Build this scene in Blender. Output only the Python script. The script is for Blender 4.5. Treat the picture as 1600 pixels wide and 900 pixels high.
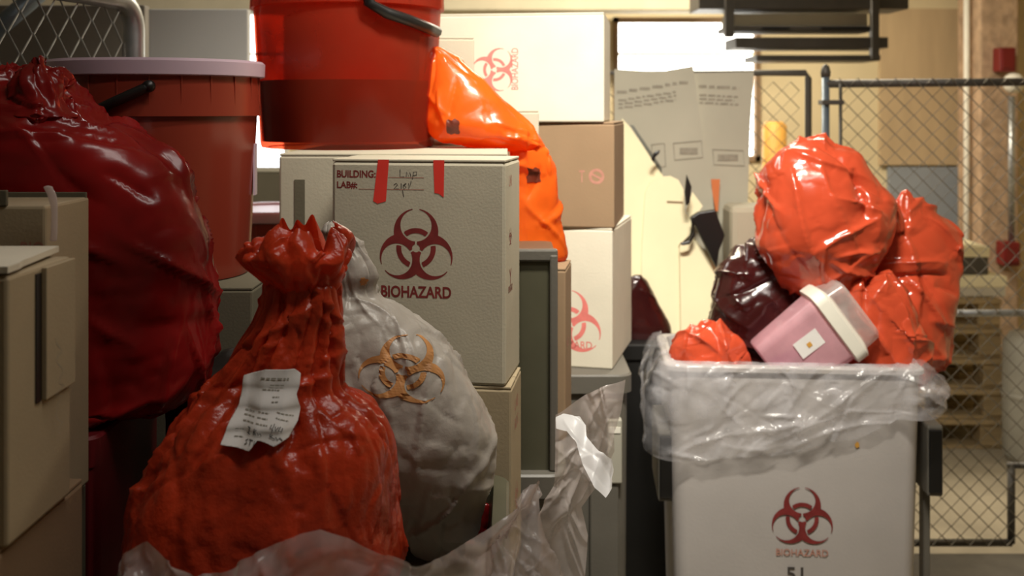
import bpy, bmesh, math, random
import numpy as np
from mathutils import Vector, Matrix, noise
from mathutils.bvhtree import BVHTree
PI = math.pi
random.seed(7)
for o in list(bpy.data.objects): bpy.data.objects.remove(o)
S = bpy.context.scene
C = S.collection
# ------------------------------------------------------------------ camera
F, HX, HY, EYE = 1700.0, 800.0, 170.0, 1.55
cd = bpy.data.cameras.new('camera'); cam = bpy.data.objects.new('camera', cd); C.objects.link(cam)
cam.location = (0, 0, EYE); cam.rotation_euler = (PI/2, 0, 0)
cd.sensor_width = 36; cd.lens = 36*F/1600; cd.shift_y = -280/1600
cd.dof.use_dof = True; cd.dof.focus_distance = 1.75; cd.dof.aperture_fstop = 4.5
cd.clip_start = 0.05
S.camera = cam
# ------------------------------------------------------------------ world, lights, exposure
w = bpy.data.worlds.new('world'); S.world = w; w.use_nodes = True
w.node_tree.nodes['Background'].inputs[0].default_value = (1.0, .93, .82, 1)
w.node_tree.nodes['Background'].inputs[1].default_value = 0.05
def area(name, loc, rot, sx, sy, power, col):
    l = bpy.data.lights.new(name, 'AREA'); l.shape = 'RECTANGLE'; l.size = sx; l.size_y = sy
    l.energy = power; l.color = col
    o = bpy.data.objects.new(name, l); C.objects.link(o); o.location = loc; o.rotation_euler = rot
    return o
al_ = area('aisle_tube_light', (0.32, 1.62, 2.80), (math.radians(36), 0, 0), .5, .12, 16, (1, .94, .82)); al_.data.spread = math.radians(88)
area('rear_tube_light', (0.75, 4.75, 2.82), (0, 0, 0), 1.4, .2, 72, (1, .89, .70))
area('front_fill_light', (0.30, 1.05, 2.82), (0, 0, 0), 1.2, .16, 8.5, (1, .95, .88))  # unseen fill lamp added to brighten the foreground
area('left_rear_tube_light', (-1.0, 4.2, 2.82), (0, 0, 0), 1.2, .2, 16, (1, .96, .9))
vs = S.view_settings
vs.view_transform = 'Standard'; vs.look = 'None'; vs.exposure = 0.35; vs.gamma = 1; vs.use_curve_mapping = False

# ------------------------------------------------------------------ helpers
def X(px, Y): return (px-HX)/F*Y
def Z(py, Y): return EYE-(py-HY)/F*Y
def P(px, py, Y): return Vector((X(px, Y), Y, Z(py, Y)))
def lin(c): return tuple((v/255/12.92 if v/255 <= .04045 else ((v/255+.055)/1.055)**2.4) for v in c)

def nodes(name):
    m = bpy.data.materials.new(name); m.use_nodes = True
    nt = m.node_tree; nt.nodes.clear()
    out = nt.nodes.new('ShaderNodeOutputMaterial')
    return m, nt, out
def mat(name, rgb, rough=.6, metal=0, spec=.5, var=.12, vscale=12, bump=.0, bscale=60, coat=0, trans=0, alpha=1, film=None,
        see=0, seecol=None, bump2=None, stretch=(1, 1, 1), sub=0):
    """procedural surface: noise-varied colour, noise bump; trans = light passing diffusely, see = clear share"""
    m, nt, out = nodes(name)
    N = nt.nodes.new; L = nt.links.new
    tc = N('ShaderNodeTexCoord'); mp = N('ShaderNodeMapping'); mp.inputs['Scale'].default_value = stretch
    L(tc.outputs['Object'], mp.inputs['Vector'])
    nz = N('ShaderNodeTexNoise'); nz.inputs['Scale'].default_value = vscale; nz.inputs['Detail'].default_value = 5
    L(mp.outputs[0], nz.inputs['Vector'])
    rp = N('ShaderNodeValToRGB')
    c = lin(rgb)
    rp.color_ramp.elements[0].position = .3; rp.color_ramp.elements[1].position = .7
    rp.color_ramp.elements[0].color = tuple(max(0, v*(1-var)) for v in c)+(1,)
    rp.color_ramp.elements[1].color = tuple(min(1, v*(1+var)) for v in c)+(1,)
    L(nz.outputs['Fac'], rp.inputs[0])
    b = N('ShaderNodeBsdfPrincipled')
    L(rp.outputs[0], b.inputs['Base Color'])
    b.inputs['Roughness'].default_value = rough; b.inputs['Metallic'].default_value = metal
    b.inputs['Specular IOR Level'].default_value = spec; b.inputs['Coat Weight'].default_value = coat
    b.inputs['Coat Roughness'].default_value = .08
    if bump:
        n2 = N('ShaderNodeTexNoise'); n2.inputs['Scale'].default_value = bscale; n2.inputs['Detail'].default_value = 4
        L(mp.outputs[0], n2.inputs['Vector'])
        bm_ = N('ShaderNodeBump'); bm_.inputs['Strength'].default_value = bump; bm_.inputs['Distance'].default_value = .01
        L(n2.outputs['Fac'], bm_.inputs['Height'])
        last = bm_
        if bump2:
            v = N('ShaderNodeTexVoronoi'); v.inputs['Scale'].default_value = bump2[1]; v.feature = 'F1'
            L(mp.outputs[0], v.inputs['Vector'])
            b3 = N('ShaderNodeBump'); b3.inputs['Strength'].default_value = bump2[0]; b3.inputs['Distance'].default_value = .01
            L(v.outputs['Distance'], b3.inputs['Height']); L(bm_.outputs[0], b3.inputs['Normal']); last = b3
        L(last.outputs[0], b.inputs['Normal'])
    sh = b.outputs[0]
    if trans:
        t = N('ShaderNodeBsdfTranslucent'); L(rp.outputs[0], t.inputs[0])
        mx = N('ShaderNodeMixShader'); mx.inputs[0].default_value = trans
        L(sh, mx.inputs[1]); L(t.outputs[0], mx.inputs[2]); sh = mx.outputs[0]
    if see:
        t = N('ShaderNodeBsdfTransparent'); t.inputs[0].default_value = tuple(seecol or (1, 1, 1))+(1,)
        mx = N('ShaderNodeMixShader')
        mr = N('ShaderNodeMapRange'); mr.inputs[1].default_value = .35; mr.inputs[2].default_value = .65
        mr.inputs[3].default_value = max(0, see-.18); mr.inputs[4].default_value = min(1, see+.18)
        L(nz.outputs['Fac'], mr.inputs[0]); L(mr.outputs[0], mx.inputs[0])
        L(sh, mx.inputs[1]); L(t.outputs[0], mx.inputs[2]); sh = mx.outputs[0]
    L(sh, out.inputs[0])
    return m
def emit(name, rgb, s):
    m, nt, out = nodes(name)
    e = nt.nodes.new('ShaderNodeEmission'); e.inputs[0].default_value = tuple(rgb)+(1,); e.inputs[1].default_value = s
    nt.links.new(e.outputs[0], out.inputs[0]); return m

M = {
 'wall': mat('painted_wall', (214, 198, 160), .8, var=.06, vscale=3, bump=.08, bscale=90),
 'wallgrey': mat('grey_wall', (128, 122, 112), .85, var=.1, vscale=3, bump=.1, bscale=70),
 'ceil': mat('ceiling_paint', (190, 182, 165), .9, var=.05),
 'floor': mat('concrete_floor', (150, 140, 120), .55, var=.18, vscale=4, bump=.1, bscale=50),
 'beam': mat('beam_paint', (186, 176, 150), .8, var=.08, vscale=5),
 'card': mat('grey_white_cardboard', (180, 172, 152), .82, spec=.2, var=.05, vscale=9, bump=.05, bscale=220),
 'cardw': mat('white_cardboard', (210, 203, 184), .8, spec=.2, var=.05, vscale=9, bump=.05, bscale=220),
 'kraft': mat('kraft_cardboard', (142, 118, 92), .85, spec=.2, var=.05, vscale=9, bump=.05, bscale=220),
 'cardtan': mat('tan_cardboard', (164, 148, 120), .85, spec=.2, var=.05, vscale=9, bump=.05, bscale=220),
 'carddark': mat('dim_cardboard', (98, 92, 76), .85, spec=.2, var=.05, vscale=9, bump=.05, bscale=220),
 'cream': mat('cream_cardboard', (246, 236, 198), .75, spec=.2, var=.03, vscale=7),
 'sheet': mat('white_card_sheet', (180, 176, 160), .75, spec=.25, var=.05, vscale=6),
 'print': mat('red_print', (118, 44, 42), .75, spec=.2, var=.22, vscale=40),
 'printfade': mat('faded_red_print', (170, 122, 106), .75, spec=.2, var=.15, vscale=40),
 'printwashed': mat('overexposed_red_print', (214, 120, 112), .75, spec=.2, var=.12, vscale=40),  # red print with the pink wash of overexposure put into its colour
 'printbrown': mat('ochre_print', (176, 124, 74), .5, spec=.3, var=.2, vscale=40),
 'ink': mat('dark_ink', (62, 56, 52), .7, var=.1),
 'inkgrey': mat('grey_ink', (146, 140, 126), .7, var=.15, vscale=60),
 'tape': mat('red_tape', (222, 62, 52), .35, var=.06),
 'redbag': mat('red_bag_film', (142, 24, 24), .24, spec=.5, var=.5, vscale=5, bump=.06, bscale=40, trans=.22),
 'orangebag': mat('orange_red_bag_film', (208, 66, 34), .28, spec=.55, var=.28, vscale=16, bump=.28, bscale=70, trans=.25),
 'orangeback': mat('bright_orange_bag_film', (242, 112, 34), .24, spec=.5, var=.15, vscale=8, bump=.08, bscale=40, trans=.5, coat=.2),
 'binbag': mat('scarlet_bag_film', (204, 80, 50), .17, spec=.6, var=.12, vscale=9, bump=.05, bscale=40, trans=.12, coat=.2),
 'darkshadebag': mat('dark_shaded_red_film', (54, 15, 15), .2, spec=.6, var=.2, vscale=9, bump=.06, bscale=40, trans=.1, coat=.2),  # dark red film; also the heap's red film with shade put in
 'whitebag': mat('white_bag_film', (186, 178, 168), .36, spec=.45, var=.1, vscale=10, bump=.2, bscale=50, trans=.3),
 'liner': mat('clear_liner_film', (226, 224, 228), .16, spec=.9, var=.04, vscale=14, bump=.1, bscale=40, trans=.3, see=.7),
 'linerw': mat('milky_liner_film', (226, 214, 210), .2, spec=.8, var=.04, vscale=9, bump=.1, bscale=40, trans=.35, see=.45),
 'whitefilm': mat('white_film', (244, 244, 246), .3, spec=.5, var=.02, vscale=9, bump=.1, bscale=30, trans=.4),
 'bucket': mat('translucent_red_plastic', (160, 62, 42), .18, spec=.7, var=.06, vscale=3, trans=.4, see=.52, seecol=(.95, .34, .2)),
 'bucketsolid': mat('red_plastic', (142, 54, 38), .24, spec=.6, var=.06, vscale=4, trans=.15),
 'content': mat('dark_red_contents', (26, 7, 7), .6, var=.3, vscale=20),
 'lid': mat('lavender_lid_plastic', (206, 182, 196), .3, spec=.5, var=.03, trans=.2),
 'black': mat('black_plastic', (22, 21, 20), .4, var=.1),
 'shadecart': mat('shade_black_plastic', (16, 15, 14), .55, var=.2),
 'maroon': mat('maroon_tub_plastic', (104, 26, 30), .35, var=.1),
 'cartgrey': mat('grey_cart_plastic', (94, 90, 82), .5, var=.08, vscale=8, bump=.05, bscale=120),
 'cartwhite': mat('white_cart_plastic', (178, 172, 168), .45, var=.05, vscale=6, bump=.05, bscale=140),
 'cartlight': mat('pale_grey_plastic', (168, 164, 150), .5, var=.06),
 'tote': mat('olive_grey_plastic', (80, 78, 62), .35, var=.08),
 'galv': mat('galvanised_steel', (176, 178, 178), .35, metal=.8, var=.12, vscale=25),
 'wire': mat('galvanised_wire', (118, 112, 100), .5, metal=.4, var=.15, vscale=30),
 'wirelight': mat('bright_galvanised_wire', (160, 160, 152), .45, metal=.5, var=.15, vscale=30),
 'floorstrip': mat('dark_floor_strip', (84, 78, 68), .85, var=.2, vscale=9, bump=.2, bscale=60),
 'darksteel': mat('dark_steel', (84, 80, 74), .5, metal=.3, var=.1),
 'bluesteel': mat('blue_grey_steel', (110, 122, 132), .4, metal=.4, var=.1),
 'wood': mat('pallet_wood', (158, 136, 98), .85, var=.25, vscale=6, stretch=(1, 8, 8), bump=.15, bscale=30),
 'ply': mat('tan_board', (186, 162, 126), .8, var=.08, vscale=3, stretch=(4, 4, .6)),
 'greyboard': mat('grey_board', (200, 200, 196), .75, var=.05, vscale=3),
 'plate': mat('blue_grey_plate', (140, 146, 152), .6, var=.05),
 'masonry': mat('rough_masonry', (178, 150, 122), .95, var=.25, vscale=16, bump=.7, bscale=24),
 'whitepaint': mat('white_paint', (232, 228, 214), .5, var=.03),
 'alarm': mat('dark_red_paint', (112, 20, 18), .45, var=.1),
 'paper': mat('white_paper', (226, 222, 218), .7, var=.03, vscale=14, bump=.1, bscale=30),
 'pink': mat('translucent_pink_plastic', (255, 202, 212), .25, spec=.5, var=.04, vscale=6, trans=.4, see=.4, seecol=(1, .86, .9)),
 'purple': mat('purple_contents', (112, 30, 92), .5, var=.3, vscale=18),
 'yellow': mat('yellow_paint', (206, 152, 66), .6, var=.1),
 'orangecard': mat('orange_card', (214, 122, 72), .7, var=.06),
 'brownpatch': mat('brown_patch', (96, 34, 16), .5, var=.2, vscale=30),
 'window': emit('daylit_pane', (1, .97, .88), 5.0),
 'windowb': emit('cool_daylit_pane', (.92, .96, 1.0), 4.0),
}
def link(name, me, m=None, parent=None, smooth=False, loc=None, rot=None):
    o = bpy.data.objects.new(name, me); C.objects.link(o)
    if m and not me.materials: me.materials.append(M[m] if isinstance(m, str) else m)
    if parent: o.parent = parent
    if smooth: me.polygons.foreach_set('use_smooth', [True]*len(me.polygons))
    if loc is not None: o.location = loc
    if rot is not None: o.rotation_euler = rot
    return o
def thing(name, label, cat, loc=(0, 0, 0), rz=0, group=None):
    o = bpy.data.objects.new(name, None); C.objects.link(o); o.empty_display_size = .05
    o.location = loc; o.rotation_euler = (0, 0, rz)
    return tag(o, label, cat, group)
def tag(o, label, cat, group=None):
    o['label'] = label; o['category'] = cat
    if group: o['group'] = group
    return o
def struct(o): o['kind'] = 'structure'; return o
def pyd(name, v, f):
    me = bpy.data.meshes.new(name); me.from_pydata([tuple(p) for p in v], [], f); me.update(); return me
def boxme(name, lo, hi, bev=.0, seg=2):
    bm = bmesh.new(); bmesh.ops.create_cube(bm, size=1)
    for v in bm.verts:
        for i in range(3): v.co[i] = lo[i] if v.co[i] < 0 else hi[i]
    if bev: bmesh.ops.bevel(bm, geom=bm.edges[:], offset=bev, segments=seg, affect='EDGES', profile=.5)
    me = bpy.data.meshes.new(name); bm.to_mesh(me); bm.free(); return me
def box(name, lo, hi, m, parent=None, bev=.0, **k): return link(name, boxme(name, lo, hi, bev), m, parent, **k)
def tubeme(name, pts, r, n=10, cap=True, weave=None):
    """round tube along a polyline"""
    pts = [Vector(p) for p in pts]; v = []; f = []
    up0 = Vector((0, 0, 1))
    prev = None
    for i, p in enumerate(pts):
        d = (pts[min(i+1, len(pts)-1)]-pts[max(i-1, 0)]).normalized()
        if prev is None:
            a = d.orthogonal().normalized()
        else:
            a = (prev-d*prev.dot(d)).normalized()
        prev = a; b = d.cross(a)
        rr = r[i] if isinstance(r, (list, tuple)) else r
        for k in range(n):
            t = 2*PI*k/n; v.append(p+(a*math.cos(t)+b*math.sin(t))*rr)
    for i in range(len(pts)-1):
        for k in range(n):
            f.append((i*n+k, i*n+(k+1) % n, (i+1)*n+(k+1) % n, (i+1)*n+k))
    if cap:
        f.append(tuple(range(n-1, -1, -1))); f.append(tuple(range((len(pts)-1)*n, len(pts)*n)))
    return pyd(name, v, f)
def tube(name, pts, r, m, parent=None, n=10): return link(name, tubeme(name, pts, r, n), m, parent, smooth=True)
def polyslab(name, outline, t, m, parent=None, bev=0, nrm=Vector((0, 1, 0))):
    """flat outline in 3D extruded by t along nrm (away from camera)"""
    v = [Vector(p) for p in outline]; n = len(v)
    vv = v+[p+nrm*t for p in v]
    f = [tuple(range(n)), tuple(range(2*n-1, n-1, -1))]+[(i, i+n, (i+1) % n+n, (i+1) % n) for i in range(n)]
    me = pyd(name, vv, f)
    bm = bmesh.new(); bm.from_mesh(me); bmesh.ops.recalc_face_normals(bm, faces=bm.faces); bm.to_mesh(me); bm.free()
    return link(name, me, m, parent)
def lathe(name, prof, m, parent=None, n=72, loc=(0, 0, 0), smooth=True, rfun=None):
    v = []; f = []
    for i, (r, z) in enumerate(prof):
        for k in range(n):
            t = 2*PI*k/n; rr = r*(rfun(t, i) if rfun else 1)
            v.append((rr*math.cos(t), rr*math.sin(t), z))
    for i in range(len(prof)-1):
        for k in range(n): f.append((i*n+k, i*n+(k+1) % n, (i+1)*n+(k+1) % n, (i+1)*n+k))
    me = pyd(name, v, f); o = link(name, me, m, parent, smooth=False, loc=loc)
    if smooth: me.polygons.foreach_set('use_smooth', [True]*len(me.polygons)); 
    return o
def sharp(o, deg=35):
    me = o.data; bm = bmesh.new(); bm.from_mesh(me)
    for e in bm.edges:
        if len(e.link_faces) == 2 and e.calc_face_angle(0) > math.radians(deg): e.smooth = False
    bm.to_mesh(me); bm.free(); return o
def rrect(w, d, r, n=6):
    pts = []
    for cx, cy, a0 in ((w/2-r, d/2-r, 0), (-w/2+r, d/2-r, PI/2), (-w/2+r, -d/2+r, PI), (w/2-r, -d/2+r, 3*PI/2)):
        for k in range(n+1):
            a = a0+PI/2*k/n; pts.append((cx+r*math.cos(a), cy+r*math.sin(a)))
    return pts
def loftme(name, rings, cap0=True, cap1=True):
    n = len(rings[0]); v = [p for r in rings for p in r]; f = []
    for i in range(len(rings)-1):
        for k in range(n): f.append((i*n+k, i*n+(k+1) % n, (i+1)*n+(k+1) % n, (i+1)*n+k))
    if cap0: f.append(tuple(range(n-1, -1, -1)))
    if cap1: f.append(tuple(range((len(rings)-1)*n, len(rings)*n)))
    return pyd(name, v, f)
def tubbody(name, w, d, h, taper, r, m, parent, inner=None, lip=.02, closed=False, lh=.045):
    """rounded rectangular bin: outer wall, lip, inner wall and inner floor"""
    R = []
    def ring(ww, dd, z, rr=r): R.append([(x, y, z) for x, y in rrect(ww, dd, rr)])
    ring(w*taper, d*taper, 0); ring(w*taper+.004, d*taper+.004, .01)
    ring(w, d, h-lh-.005); ring(w+lip, d+lip, h-lh); ring(w+lip, d+lip, h-.004); ring(w+lip-.008, d+lip-.008, h)
    if not closed:
        ring(w-.03, d-.03, h); ring(w-.035, d-.035, h-.01); ring(w-.05, d-.05, inner if inner is not None else .05)
    o = link(name, loftme(name, R), m, parent, smooth=True); return sharp(o, 28)

# ---- film bags -----------------------------------------------------------------
def interp_rows(rows, n):
    """smooth (monotone-ish) resampling of rows by arc position"""
    s = [0]
    for a, b in zip(rows, rows[1:]): s.append(s[-1]+math.dist(a, b)+1e-6)
    out = []
    def tang(i, k):
        if i == 0 or i == len(rows)-1: return 0 if False else ((rows[min(i+1, len(rows)-1)][k]-rows[max(i-1, 0)][k])/(s[min(i+1, len(rows)-1)]-s[max(i-1, 0)]))
        d0 = (rows[i][k]-rows[i-1][k])/(s[i]-s[i-1]); d1 = (rows[i+1][k]-rows[i][k])/(s[i+1]-s[i])
        return 0 if d0*d1 <= 0 else 2*d0*d1/(d0+d1)
    j = 0
    for q in range(n):
        x = s[-1]*q/(n-1)
        while j < len(rows)-2 and x > s[j+1]: j += 1
        h = s[j+1]-s[j]; t = (x-s[j])/h
        r = []
        for k in range(len(rows[0])):
            m0 = tang(j, k)*h; m1 = tang(j+1, k)*h; p0 = rows[j][k]; p1 = rows[j+1][k]
            r.append((2*t**3-3*t*t+1)*p0+(t**3-2*t*t+t)*m0+(-2*t**3+3*t*t)*p1+(t**3-t*t)*m1)
        out.append(r)
    return out
def crumple(p, sc, sd, st=(1, 1, 1)):
    """tilted facets with sharp creases between them"""
    q = Vector((p.x*st[0], p.y*st[1], p.z*st[2]))*sc+Vector((sd*3.1, sd*1.7, sd*2.3))
    q = q+noise.noise_vector(q*.5)*.7
    d, c = noise.voronoi(q)
    h0 = noise.noise_vector(c[0]*7.13).dot(q-c[0]); h1 = noise.noise_vector(c[1]*7.13).dot(q-c[1])
    w = min(1, max(0, (d[1]-d[0])/.16)); w = w*w*(3-2*w)
    h = (h0+h1)*.5*(1-w)+h0*w
    return 1.5*h+.9*(.45-d[0])
def creases(me, n, seed, A=(.003, .010), w=(.008, .03), ln=(.05, .2), focus=None, rnd=.5, extra=(), clampin=None):
    """long sharp folds: asymmetric ridges along straight lines on the surface, mostly running to the focus point"""
    N = len(me.vertices); co = np.empty(N*3); me.vertices.foreach_get('co', co); co = co.reshape(-1, 3)
    nr = np.empty(N*3); me.vertex_normals.foreach_get('vector', nr); nr = nr.reshape(-1, 3)
    R = random.Random(seed*77+5); disp = np.zeros(N)
    L = list(extra)
    for i in range(n):
        k = R.randrange(N); p = co[k]; nn = nr[k]
        d = np.array([R.gauss(0, 1), R.gauss(0, 1), R.gauss(0, 1)])*rnd
        if focus is not None:
            f = np.array(focus)-p; d = d+f/(np.linalg.norm(f)+1e-6)
        d = d-nn*d.dot(nn); d /= np.linalg.norm(d)+1e-9
        l = R.uniform(*ln); L.append((p-d*l/2, p+d*l/2, nn, R.uniform(*A)*R.choice((1, 1, -.8)), R.uniform(*w)))
    for a, b, nn, amp, wd in L:
        a = np.array(a); b = np.array(b); nn = np.array(nn); d = b-a; l = np.linalg.norm(d); d = d/l
        side = np.cross(d, nn); q = co-a
        t = q@d/l; s_ = q@side; hn = q@nn
        s_ = s_+.012*np.sin(t*4+a[0]*90)*l/.2
        tap = np.clip(np.sin(np.clip(t, 0, 1)*np.pi), 0, 1)**.7*((t > 0) & (t < 1))
        prof = np.where(s_ > 0, np.exp(-np.abs(s_)/wd), np.exp(-np.abs(s_)/(wd*.3)))
        disp += amp*tap*prof*np.exp(-(hn/.05)**2)*(nr@nn > 0)
    co = co+nr*disp[:, None]
    me.vertices.foreach_set('co', co.ravel()); me.update()
def bagmesh(name, rows, Y, depth=.75, sq=2.3, amp=.012, sc=9, seed=1, nu=150, nv=120, folds=None, stretch=(1, 1, .6), closed=True, maxb=None, fine=.2, cr=30, crk=None, lines=()):
    R = []
    for r in rows:
        py, xl, xr = r[:3]; dy = r[3] if len(r) > 3 else 0
        yy = Y+dy
        a = abs(X(xr, yy)-X(xl, yy))/2
        b = a*depth if maxb is None else min(a*depth, maxb)
        R.append((Z(py, yy), X((xl+xr)/2, yy), a, yy, b))
    if closed:
        z, xc, a, yy, b = R[0]; R.insert(0, (z+min(a*.25, .012), xc, a*.08, yy, b*.08))
        z, xc, a, yy, b = R[-1]; R.append((z-min(a*.25, .015), xc, a*.08, yy, b*.08))
    Q = interp_rows(R, nv)
    v = []
    for i, (z, xc, a, yy, b) in enumerate(Q):
        tv = i/(nv-1)
        for k in range(nu):
            t = 2*PI*k/nu; c, s_ = math.cos(t), math.sin(t)
            ex = 2/sq
            x = math.copysign(abs(c)**ex, c); y = math.copysign(abs(s_)**ex, s_)
            g = 1.0
            if folds:
                kf, fa = folds; A = fa(tv)
                ph = 1.6*noise.noise(Vector((c*1.4, s_*1.4, tv*2.2+seed*5)))
                g += A*(abs(math.sin(kf*t/2+ph*2.0))*1.2-.7+.5*noise.noise(Vector((c*3, s_*3, tv*3+seed))))
            v.append(Vector((xc+a*x*g, yy+b*y*g, z)))
    f = []
    for i in range(nv-1):
        for k in range(nu): f.append((i*nu+k, i*nu+(k+1) % nu, (i+1)*nu+(k+1) % nu, (i+1)*nu+k))
    f = [q[::-1] for q in f]
    if closed:
        f.append(tuple(range(nu))); f.append(tuple(range(nv*nu-1, (nv-1)*nu-1, -1)))
    me = pyd(name, v, f)
    nr = [Vector(x.normal) for x in me.vertices]
    cx = sum((p.x for p in v))/len(v)
    mid = Vector((cx, Y, 0))
    for i, p in enumerate(v):
        n = nr[i]
        a = Q[i//nu][2]; k = min(1, a/.10)
        d = .22*crumple(p, sc*.8, seed, stretch)+fine*.5*crumple(p, sc*2.2, seed+4, stretch)+.7*noise.noise(p*sc*.5+Vector((seed, 0, 0)))
        me.vertices[i].co = p+n*(d*amp*k)
    me.update()
    sz = max(q[2] for q in Q)/.15
    kk = dict(A=(.003*sz, .010*sz), w=(.007*sz, .026*sz), ln=(.05*sz, .24*sz), focus=(Q[0][1], Q[0][3], Q[0][0]), rnd=.45)
    if crk: kk.update(crk)
    if lines:
        bv = BVHTree.FromPolygons([q.co.copy() for q in me.vertices], [tuple(q.vertices) for q in me.polygons]); ex = []
        for p0, p1, A_, w_ in lines:
            h = [bv.ray_cast(Vector((0, 0, EYE)), (P(*q, 1.0)-Vector((0, 0, EYE))).normalized()) for q in (p0, p1)]
            if h[0][0] is None or h[1][0] is None: continue
            nn = (h[0][1]+h[1][1]).normalized()
            if nn.y > 0: nn = -nn
            ex.append((tuple(h[0][0]), tuple(h[1][0]), tuple(nn), A_, w_))
        kk['extra'] = ex
    if cr: creases(me, cr, seed, **kk)
    return me
def tree_of(o):
    me = o.data; return BVHTree.FromPolygons([v.co.copy() for v in me.vertices], [tuple(p.vertices) for p in me.polygons])
def project(me, bvh, off=.002, smooth=0):
    """lay a mesh given in world x,z onto the camera-facing side of a bag"""
    for v in me.vertices:
        h = bvh.ray_cast(Vector((v.co.x, 0.2, v.co.z)), Vector((0, 1, 0)))
        if h[0] is not None: v.co.y = h[0].y-off
        else: v.co.y = v.co.y
    me.update()

# ---- flat shapes by marching squares --------------------------------------------
def mask(name, fn, x0, x1, y0, y1, n):
    m = max(2, round(n*(y1-y0)/(x1-x0)))
    gx = [x0+(x1-x0)*i/n for i in range(n+1)]; gy = [y0+(y1-y0)*j/m for j in range(m+1)]
    val = [[fn(x, y) for x in gx] for y in gy]
    V = {}; vv = []; ff = []
    def vid(key, p):
        if key not in V: V[key] = len(vv); vv.append((p[0], p[1], 0))
        return V[key]
    for j in range(m):
        for i in range(n):
            cs = [(i, j), (i+1, j), (i+1, j+1), (i, j+1)]
            fv = [val[b][a] for a, b in cs]
            if min(fv) >= 0: continue
            poly = []
            for k in range(4):
                a, b = cs[k], cs[(k+1) % 4]; fa, fb = fv[k], fv[(k+1) % 4]
                if fa < 0: poly.append(vid(a, (gx[a[0]], gy[a[1]])))
                if (fa < 0) != (fb < 0):
                    t = fa/(fa-fb); key = (min(a, b), max(a, b))
                    poly.append(vid(key, (gx[a[0]]+(gx[b[0]]-gx[a[0]])*t, gy[a[1]]+(gy[b[1]]-gy[a[1]])*t)))
            if len(set(poly)) >= 3: ff.append(tuple(poly))
    return pyd(name, vv, ff)
def biohaz(x, y):
    O = 1e9; I = 1e9; gap = 1e9; ring = 1e9
    r = math.hypot(x, y)
    for k in range(3):
        a = PI/2+2*PI*k/3; ux, uy = math.cos(a), math.sin(a)
        O = min(O, math.hypot(x-ux*11, y-uy*11)-15)
        i = math.hypot(x-ux*15, y-uy*15)-10.5; I = min(I, i)
        al = x*ux+y*uy; pe = abs(-x*uy+y*ux)
        gap = min(gap, max(pe-2.2, 14-al), max(pe-.6, al-6, -al))
        ring = min(ring, max(i+1.1, abs(r-11.6)-1.7))
    cres = max(O, -I, -gap, 2.6-r)
    return min(cres, ring)
BIO = mask('biohazard_symbol', biohaz, -25, 25, -21, 27, 110)
def bio(size, m):
    me = BIO.copy(); s = size/46
    for v in me.vertices: v.co = Vector((v.co.x*s, (v.co.y-2)*s, 0))
    me.materials.append(M[m]); return me
def textme(s, width, height, m, bold=.012):
    cu = bpy.data.curves.new('lettering', 'FONT'); cu.body = s; cu.size = 1; cu.offset = bold; cu.resolution_u = 4
    o = bpy.data.objects.new('t', cu); C.objects.link(o)
    dg = bpy.context.evaluated_depsgraph_get()
    me = bpy.data.meshes.new_from_object(o.evaluated_get(dg))
    bpy.data.objects.remove(o); bpy.data.curves.remove(cu)
    xs = [v.co.x for v in me.vertices]; ys = [v.co.y for v in me.vertices]
    x0, x1, y0, y1 = min(xs), max(xs), min(ys), max(ys)
    for v in me.vertices: v.co = Vector(((v.co.x-(x0+x1)/2)/(x1-x0)*width, (v.co.y-(y0+y1)/2)/(y1-y0)*height, 0))
    me.materials.clear(); me.materials.append(M[m]); me.name = 'lettering'; return me
def strokes(name, lines, wd, m=None):
    """pen strokes: flat ribbons in XY"""
    v = []; f = []
    for ln in lines:
        n0 = len(v)
        for i, p in enumerate(ln):
            a = Vector(ln[max(i-1, 0)]); b = Vector(ln[min(i+1, len(ln)-1)]); d = (b-a)
            if d.length < 1e-9: d = Vector((1, 0))
            d.normalize(); nn = Vector((-d.y, d.x))*wd/2
            q = Vector(p); v += [(q.x+nn.x, q.y+nn.y, 0), (q.x-nn.x, q.y-nn.y, 0)]
        for i in range(len(ln)-1): f.append((n0+2*i, n0+2*i+1, n0+2*i+3, n0+2*i+2))
    me = pyd(name, v, f)
    if m: me.materials.append(M[m])
    return me
def wordlines(name, x0, x1, ys, h, seed, m, ragged=.25, slope=0):
    """rows of illegible printed words as short bars"""
    rnd = random.Random(seed); v = []; f = []
    for y in ys:
        x = x0; end = x1-(x1-x0)*ragged*rnd.random()
        while x < end:
            wl = h*rnd.uniform(1.5, 5); x2 = min(x+wl, end); n0 = len(v); dy = slope*(x-x0)
            v += [(x, y+dy, 0), (x2, y+dy, 0), (x2, y+h+dy, 0), (x, y+h+dy, 0)]; f.append((n0, n0+1, n0+2, n0+3)); x = x2+h*.8
    me = pyd(name, v, f); me.materials.append(M[m]); return me
RF = (PI/2, 0, 0); RR = (PI/2, 0, PI/2)
def front(root, name, me, x, z, d, rot=0, off=.0002):
    o = link(name, me, None, root); o.matrix_local = Matrix.Translation((x, -d/2-off, z)) @ Matrix.Rotation(PI/2, 4, 'X') @ Matrix.Rotation(rot, 4, 'Z'); return o
def rightside(root, name, me, y, z, w_, rot=0, off=.0002):
    o = link(name, me, None, root); o.matrix_local = Matrix.Translation((w_/2+off, y, z)) @ Matrix.Rotation(PI/2, 4, 'Z') @ Matrix.Rotation(PI/2, 4, 'X') @ Matrix.Rotation(rot, 4, 'Z'); return o

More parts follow.
